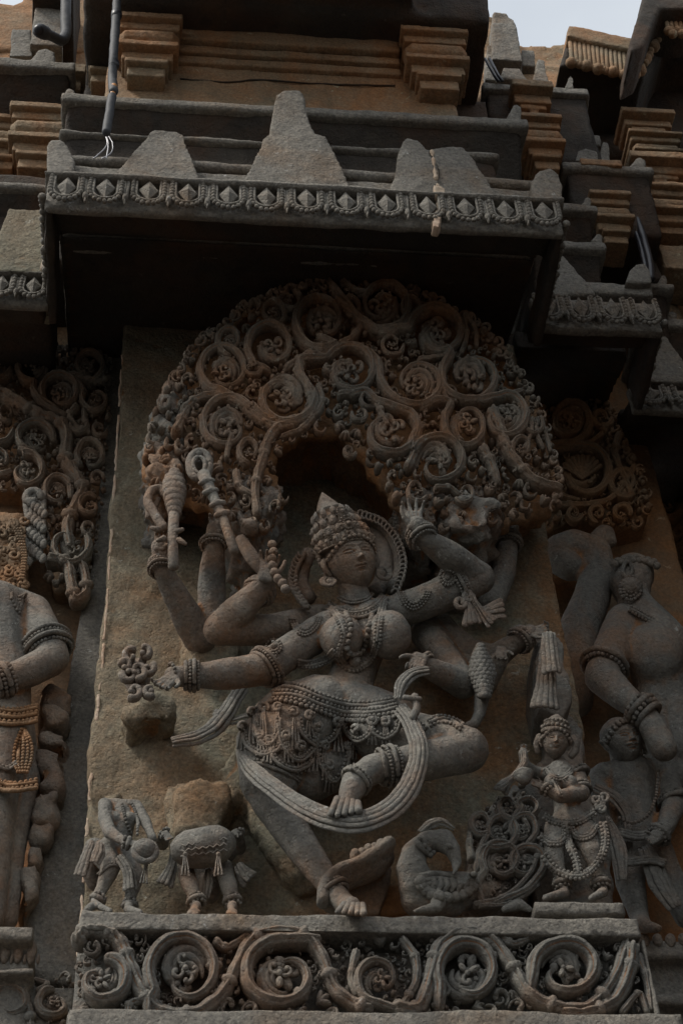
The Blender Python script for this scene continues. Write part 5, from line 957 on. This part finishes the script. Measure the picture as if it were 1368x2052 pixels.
lst = [(z6([(-100, 280), (0, 300), (100, 350), (230, 430), (330, 465), (380, 540), (375, 680), (440, 780), (470, 860), (420, 960), (385, 1060), (400, 1180)]), 15), (z6([(440, 380), (400, 430), (440, 500), (500, 520)]), 8), (z6([(280, 1250), (380, 1270), (410, 1380), (430, 1480), (490, 1440), (480, 1300), (430, 1250)]), 13), (z6([(480, 400), (490, 480), (510, 530)]), 6), (z6([(300, 190), (440, 200), (560, 235), (630, 210)]), 6)]
scrolls(t, lr, lst, lambda x, y: YC, 7, lp, 320, CANOPY, 21, (6, 13), border=[(-20, 708), (60, 708), (110, 700), (150, 702), (200, 708)])
t = thing('left_figure', 'stone figure cut by left picture edge, bent arm with beaded armlet', 'statue')
B = Body(); y0 = YL-.10
B.limb((30, 1215, y0, 40), (66, 1225, y0, 36), (88, 1270, y0-.02, 37), (104, 1318, y0-.03, 36)); B.limb((106, 1322, y0-.03, 34), (60, 1345, y0-.05, 33), (10, 1362, y0-.06, 26), (-20, 1370, y0-.06, 22)); B.limb((-10, 1230, y0, 70), (0, 1300, y0, 62), (5, 1420, y0, 60), (10, 1480, y0, 64)); B.limb((0, 1500, y0, 62), (-20, 1620, y0, 54), (-30, 1840, y0, 40)); B.limb((30, 1500, y0+.02, 46), (44, 1560, y0+.03, 38), (20, 1700, y0+.03, 34), (10, 1840, y0+.03, 28))
B.build('body', CARVE, t, .0045, 4, .001, 26)
limb_bangle(t, (92, 1284), (100, 1304), y0-.022, 39, 5, name='armlet', w=.008, bead=.0034); limb_bangle(t, (14, 1360), (2, 1364), y0-.06, 27, 4, bead=.0036, w=.008)
kw = dict(par=t, Yd=y0-.05)
for k in range(4): strand([(24, 1190+k*3), (40, 1215+k*5), (52-k*4, 1190+k*2)], .0034, name='shoulder_beads', **kw)
for k, y in enumerate((1418, 1430, 1444, 1566, 1578)): strand([(-10, y), (30, y+5), (74, y-2)], .0036, rows=2, gap=5, name='girdle_band', lift=.004, mat=WARMC, **kw)
for k in range(5): strand([(44+k*2, 1462), (32+k*8, 1490), (28+k*9, 1522), (36+k*5, 1546)], .003, name='bead_tassel', lift=.006, mat=WARMC, **kw)
strand([(-10, 1530), (15, 1540), (34, 1528)], .003, rows=2, name='bead_festoon', lift=.005, **kw)
mb = MB()
for i in range(5): mb.tube(wpts(cr([(52+i*9, 1000-i*3), (56+i*8, 1060), (58+i*6, 1130-i*4)], 5), YC-.005), np.linspace(.006, .003, 11), 8, 1.2)
for i in range(22): mb.ell(P(54+(i*7)%36, 1000+i*6, YC-.012), (.007, .006, .012), nu=8, nv=6)
mb.tube(wpts(curlpath(66, 1000, 18, 0, -1, .9, .3, 14), YC-.01), .008, 9); mb.obj('hanging_plume', CARVE, t)
mb = MB(); rd = random.Random(2)
for i in range(60): x, y = rd.uniform(-10, 52), rd.uniform(1040, 1180); mb.tube(wpts(curlpath(x, y, rd.uniform(5, 10), rd.uniform(0, 360), 1, .9, .4, 10), YC-.01-rd.uniform(0, .02)), .0034, 7)
for k in range(3): beads(mb, even(wpts(cr([(30+k*6, 1060), (46+k*3, 1110), (42+k*3, 1160)], 5), YC-.03), .007), .0034)
mb.obj('headdress', WARMC, t, kind='stuff')
mb = MB(); mb.prism([(-40, 1020), (56, 1030), (52, 1190), (-40, 1190)], YC+.01, YL); rock(mb, 'hair_mass', WARMC, t, .005, .005, 30)
t = thing('broken_post', 'column of broken stacked stone stubs along the left margin strip', 'post')
for pl in ([(88, 1374), (104, 1368), (132, 1380), (130, 1420), (90, 1412)], [(86, 1408), (128, 1416), (128, 1450), (98, 1452), (88, 1436)], [(84, 1462), (130, 1468), (128, 1494), (84, 1486)], [(78, 1504), (124, 1500), (118, 1582), (78, 1572)], [(70, 1600), (112, 1590), (104, 1640), (66, 1650)], [(64, 1648), (104, 1650), (90, 1680), (66, 1672)], [(60, 1690), (88, 1686), (80, 1730), (60, 1728)], [(48, 1740), (76, 1732), (70, 1790), (44, 1820)]):
    mb = MB(); mb.prism(pl, YL-.085-random.uniform(0, .012), YL); rock(mb, 'stub', CARVE, t, .0045, .010, 26, 1, fine=.002)
mb = MB(); mb.prism([(74, 1500), (84, 1380), (132, 1380), (122, 1500), (100, 1650), (70, 1800), (34, 1850), (60, 1700)], YL-.05, YL+.05); rock(mb, 'backing', WARMC, t, .006, .004, 18)
# ================================================================== RIGHT BAY: CANOPY, TORSO, MAN
YC = YR-.09
t = thing('side_canopy', 'rust brown scrolled canopy in shade, right of the dancing figure', 'canopy')
rp = [(1060, 800), (1150, 782), (1190, 796), (1224, 820), (1236, 850), (1250, 890), (1274, 930), (1280, 960), (1298, 1020), (1290, 1050), (1240, 1058), (1160, 1036), (1100, 1062), (1060, 1060)]
mb = MB(); mb.prism(rp, YC+.045, YR+.05); rock(mb, 'backing', WARMC, t, .007, .004, 20, 1)
scrolls(t, [(1136, 845, 48, 100, -1, [], 9), (1172, 945, 50, -80, 1, [(1080, 900), (1120, 892)], 9), (1250, 968, 30, 60, 1, [(1225, 900)], 7), (1206, 838, 20, 0, 1, [], 6), (1150, 1030, 16, 0, 1, [], 5), (1195, 1030, 16, 90, 1, [], 5), (1245, 1030, 18, 0, -1, [], 6), (1136, 845, 26, 0, 1, [], 6)],
        [([(1080, 1010), (1150, 1012), (1220, 1000), (1260, 950), (1270, 930)], 9), ([(1090, 900), (1140, 898), (1190, 880), (1220, 850)], 8), ([(1240, 870), (1232, 900), (1240, 930)], 9), ([(1100, 960), (1125, 990), (1160, 1000)], 6)], lambda x, y: YC, 8, rp, 160, WARMC, 31, (8, 14), border=[(1150, 784), (1190, 798), (1226, 824), (1240, 870), (1262, 910), (1284, 960), (1296, 1020)])
mb = MB()
for i in range(9): a = math.radians(-140+i*13); mb.tube(wpts([(1165, 960), (1165+46*math.cos(a), 960+46*math.sin(a))], YC-.01), [.003, .006], 7)
mb.obj('fan_leaf', WARMC, t)
t = thing('coiled_trunk', 'smooth thick coiled trunk shape at right, curling under the shaded canopy', 'statue')
B = Body(); y0 = YR-.09
B.limb((1140, 1135, y0, 30), (1120, 1122, y0, 30), (1118, 1105, y0, 34), (1150, 1095, y0, 36), (1188, 1112, y0, 38), (1200, 1150, y0, 36), (1184, 1200, y0, 38), (1160, 1260, y0, 42), (1148, 1330, y0, 44), (1150, 1400, y0+.03, 40)); B.limb((1200, 1085, y0, 24), (1210, 1072, y0, 22), (1224, 1086, y0, 12))
B.build('body', CARVE, t, .005, 5, .0015, 20)
t = thing('torso_statue', 'large stone figure seen from behind with disc earring and bent arm, at right', 'statue')
B = Body(); y0 = YR-.13
B.limb((1262, 1170, y0, 44), (1268, 1200, y0, 34), (1280, 1240, y0, 52), (1318, 1300, y0, 68), (1325, 1370, y0+.01, 56), (1330, 1450, y0+.03, 54), (1350, 1560, y0+.04, 50)); B.ell((1310, 1310, y0-.03), 58, 70, 50); B.ell((1268, 1150, y0), 42, 46)
B.limb((1250, 1245, y0-.01, 38), (1226, 1300, y0-.03, 38), (1205, 1352, y0-.05, 37)); B.limb((1204, 1356, y0-.05, 36), (1250, 1398, y0-.07, 30), (1292, 1430, y0-.09, 24), (1310, 1450, y0-.09, 22)); B.limb((1310, 1460, y0-.09, 30), (1330, 1500, y0-.09, 28)); B.limb((1350, 1400, y0, 30), (1362, 1500, y0, 26))
B.build('body', CARVE, t, .005, 5, .0013, 22)
mb = MB()
for rr, b_ in ((22, .004), (15, .0034), (8, .003)): beads(mb, even(wpts([(1263+rr*math.cos(a)*.95, 1179+rr*1.05*math.sin(a)) for a in np.linspace(0, 6.28, 24)], y0-.048), b_*2), b_)
mb.tube([P(1263, 1179, y0-.03), P(1263, 1179, y0-.046)], [.021, .021], 20, ref=(0, 0, 1)); mb.obj('disc_earring', CARVE, t)
mb = MB(); mb.tube(wpts([(1256+9*math.cos(a), 1142+16*math.sin(a)) for a in np.linspace(0, 6.28, 16)], y0-.04), .004, 8)
for i in range(16): mb.ell(P(1225+i*6, 1128-10*math.sin(i/15*3.14)+(i % 2)*5, y0-.035), .0075, nu=8, nv=6)
mb.obj('hair_band', CARVE, t); limb_bangle(t, (1212, 1330), (1208, 1340), y0-.045, 38, 3, name='armlet', bead=.004, w=.008); limb_bangle(t, (1280, 1420), (1292, 1430), y0-.088, 27, 4, bead=.0045, w=.009)
strand([(1262, 1220), (1290, 1235), (1312, 1250), (1330, 1280)], .0032, rows=3, par=t, Yd=y0-.05)
t = thing('guard_statue', 'moustached stone man in a dark niche at the right, bare chest with cord', 'statue')
B = Body(); y0 = YR-.13
B.limb((1250, 1500, y0, 32), (1258, 1545, y0, 34)); B.limb((1212, 1556, y0, 30), (1310, 1552, y0, 34)); B.limb((1262, 1560, y0, 54), (1268, 1620, y0, 44), (1275, 1660, y0, 44), (1280, 1690, y0, 48)); B.limb((1330, 1556, y0, 28), (1350, 1610, y0-.02, 25), (1332, 1660, y0-.05, 18), (1312, 1680, y0-.07, 15)); B.limb((1200, 1560, y0+.01, 26), (1196, 1610, y0, 24), (1206, 1650, y0, 20))
B.limb((1258, 1700, y0, 36), (1262, 1770, y0, 30), (1280, 1840, y0, 20), (1290, 1856, y0-.03, 16)); B.limb((1310, 1700, y0, 36), (1345, 1770, y0, 30), (1370, 1840, y0, 20)); B.limb((1290, 1856, y0-.03, 13), (1318, 1860, y0-.06, 10)); B.hand(1316, 1678, y0-.075, 150, 44, curl=55)
B.build('body', CARVE, t, .0042, 4, .001, 30)
hh, ap, ak = head(t, 1248, 1486, y0-.045, 38, tilt=-10, down=20, turn=8, moustache=True)
mb = MB()
for j in range(2):
    for i in range(17): a = (i-8)/8*math.radians(105); mb.ell(ap((1.06*math.sin(a), .05-.98*math.cos(a)+j*.15, .82+j*.16-.85*abs(math.sin(a))**2.4)), .14*ak, nu=8, nv=6)
mb.ell(ap((0, .3, .4)), 1.02*ak, nu=20, nv=14); mb.obj('hair', CARVE, t); mb = MB(); mb.tube([ap((1.15, .1, -.1)), ap((1.18, .1, -.7))], .13*ak, 8); mb.obj('earring', CARVE, t)
strand([(1318, 1545), (1314, 1590), (1300, 1630), (1270, 1650), (1240, 1640)], .0032, rows=1, par=t, Yd=y0-.05, name='sacred_cord'); strand([(1240, 1668), (1280, 1676), (1320, 1664)], .003, rows=3, par=t, Yd=y0-.05, name='waist_belt', tube_=True); strand([(1236, 1720), (1260, 1728), (1300, 1722), (1330, 1730)], .003, rows=3, par=t, Yd=y0-.05, name='hem_band', tube_=True)
limb_bangle(t, (1346, 1598), (1350, 1608), y0-.02, 26, 2, name='armlet', bead=.0036); limb_bangle(t, (1324, 1668), (1316, 1676), y0-.06, 18, 3, bead=.0036)
ribbon(t, [(1190, 1580), (1230, 1600), (1256, 1640), (1258, 1690)], [20, 24, 22, 16], y0-.03, 4, name='sash'); ribbon(t, [(1290, 1700), (1320, 1770), (1350, 1820)], [30, 44, 30], y0-.04, 4, name='sash')
t = thing('far_canopy', 'barely lit scrolled vines on the furthest wall at right picture edge', 'canopy')
scrolls(t, [(1330, 1010, 36, 0, 1, [], 9), (1302, 1105, 32, 90, -1, [], 8), (1350, 1200, 34, 0, 1, [], 8), (1360, 930, 26, 0, 1, [], 7)], [([(1300, 960), (1310, 1060), (1340, 1100), (1360, 1150)], 8)], lambda x, y: YRR-.02, 8, [(1290, 900), (1400, 900), (1400, 1260), (1290, 1160)], 40, WARMC, 41, (8, 13))
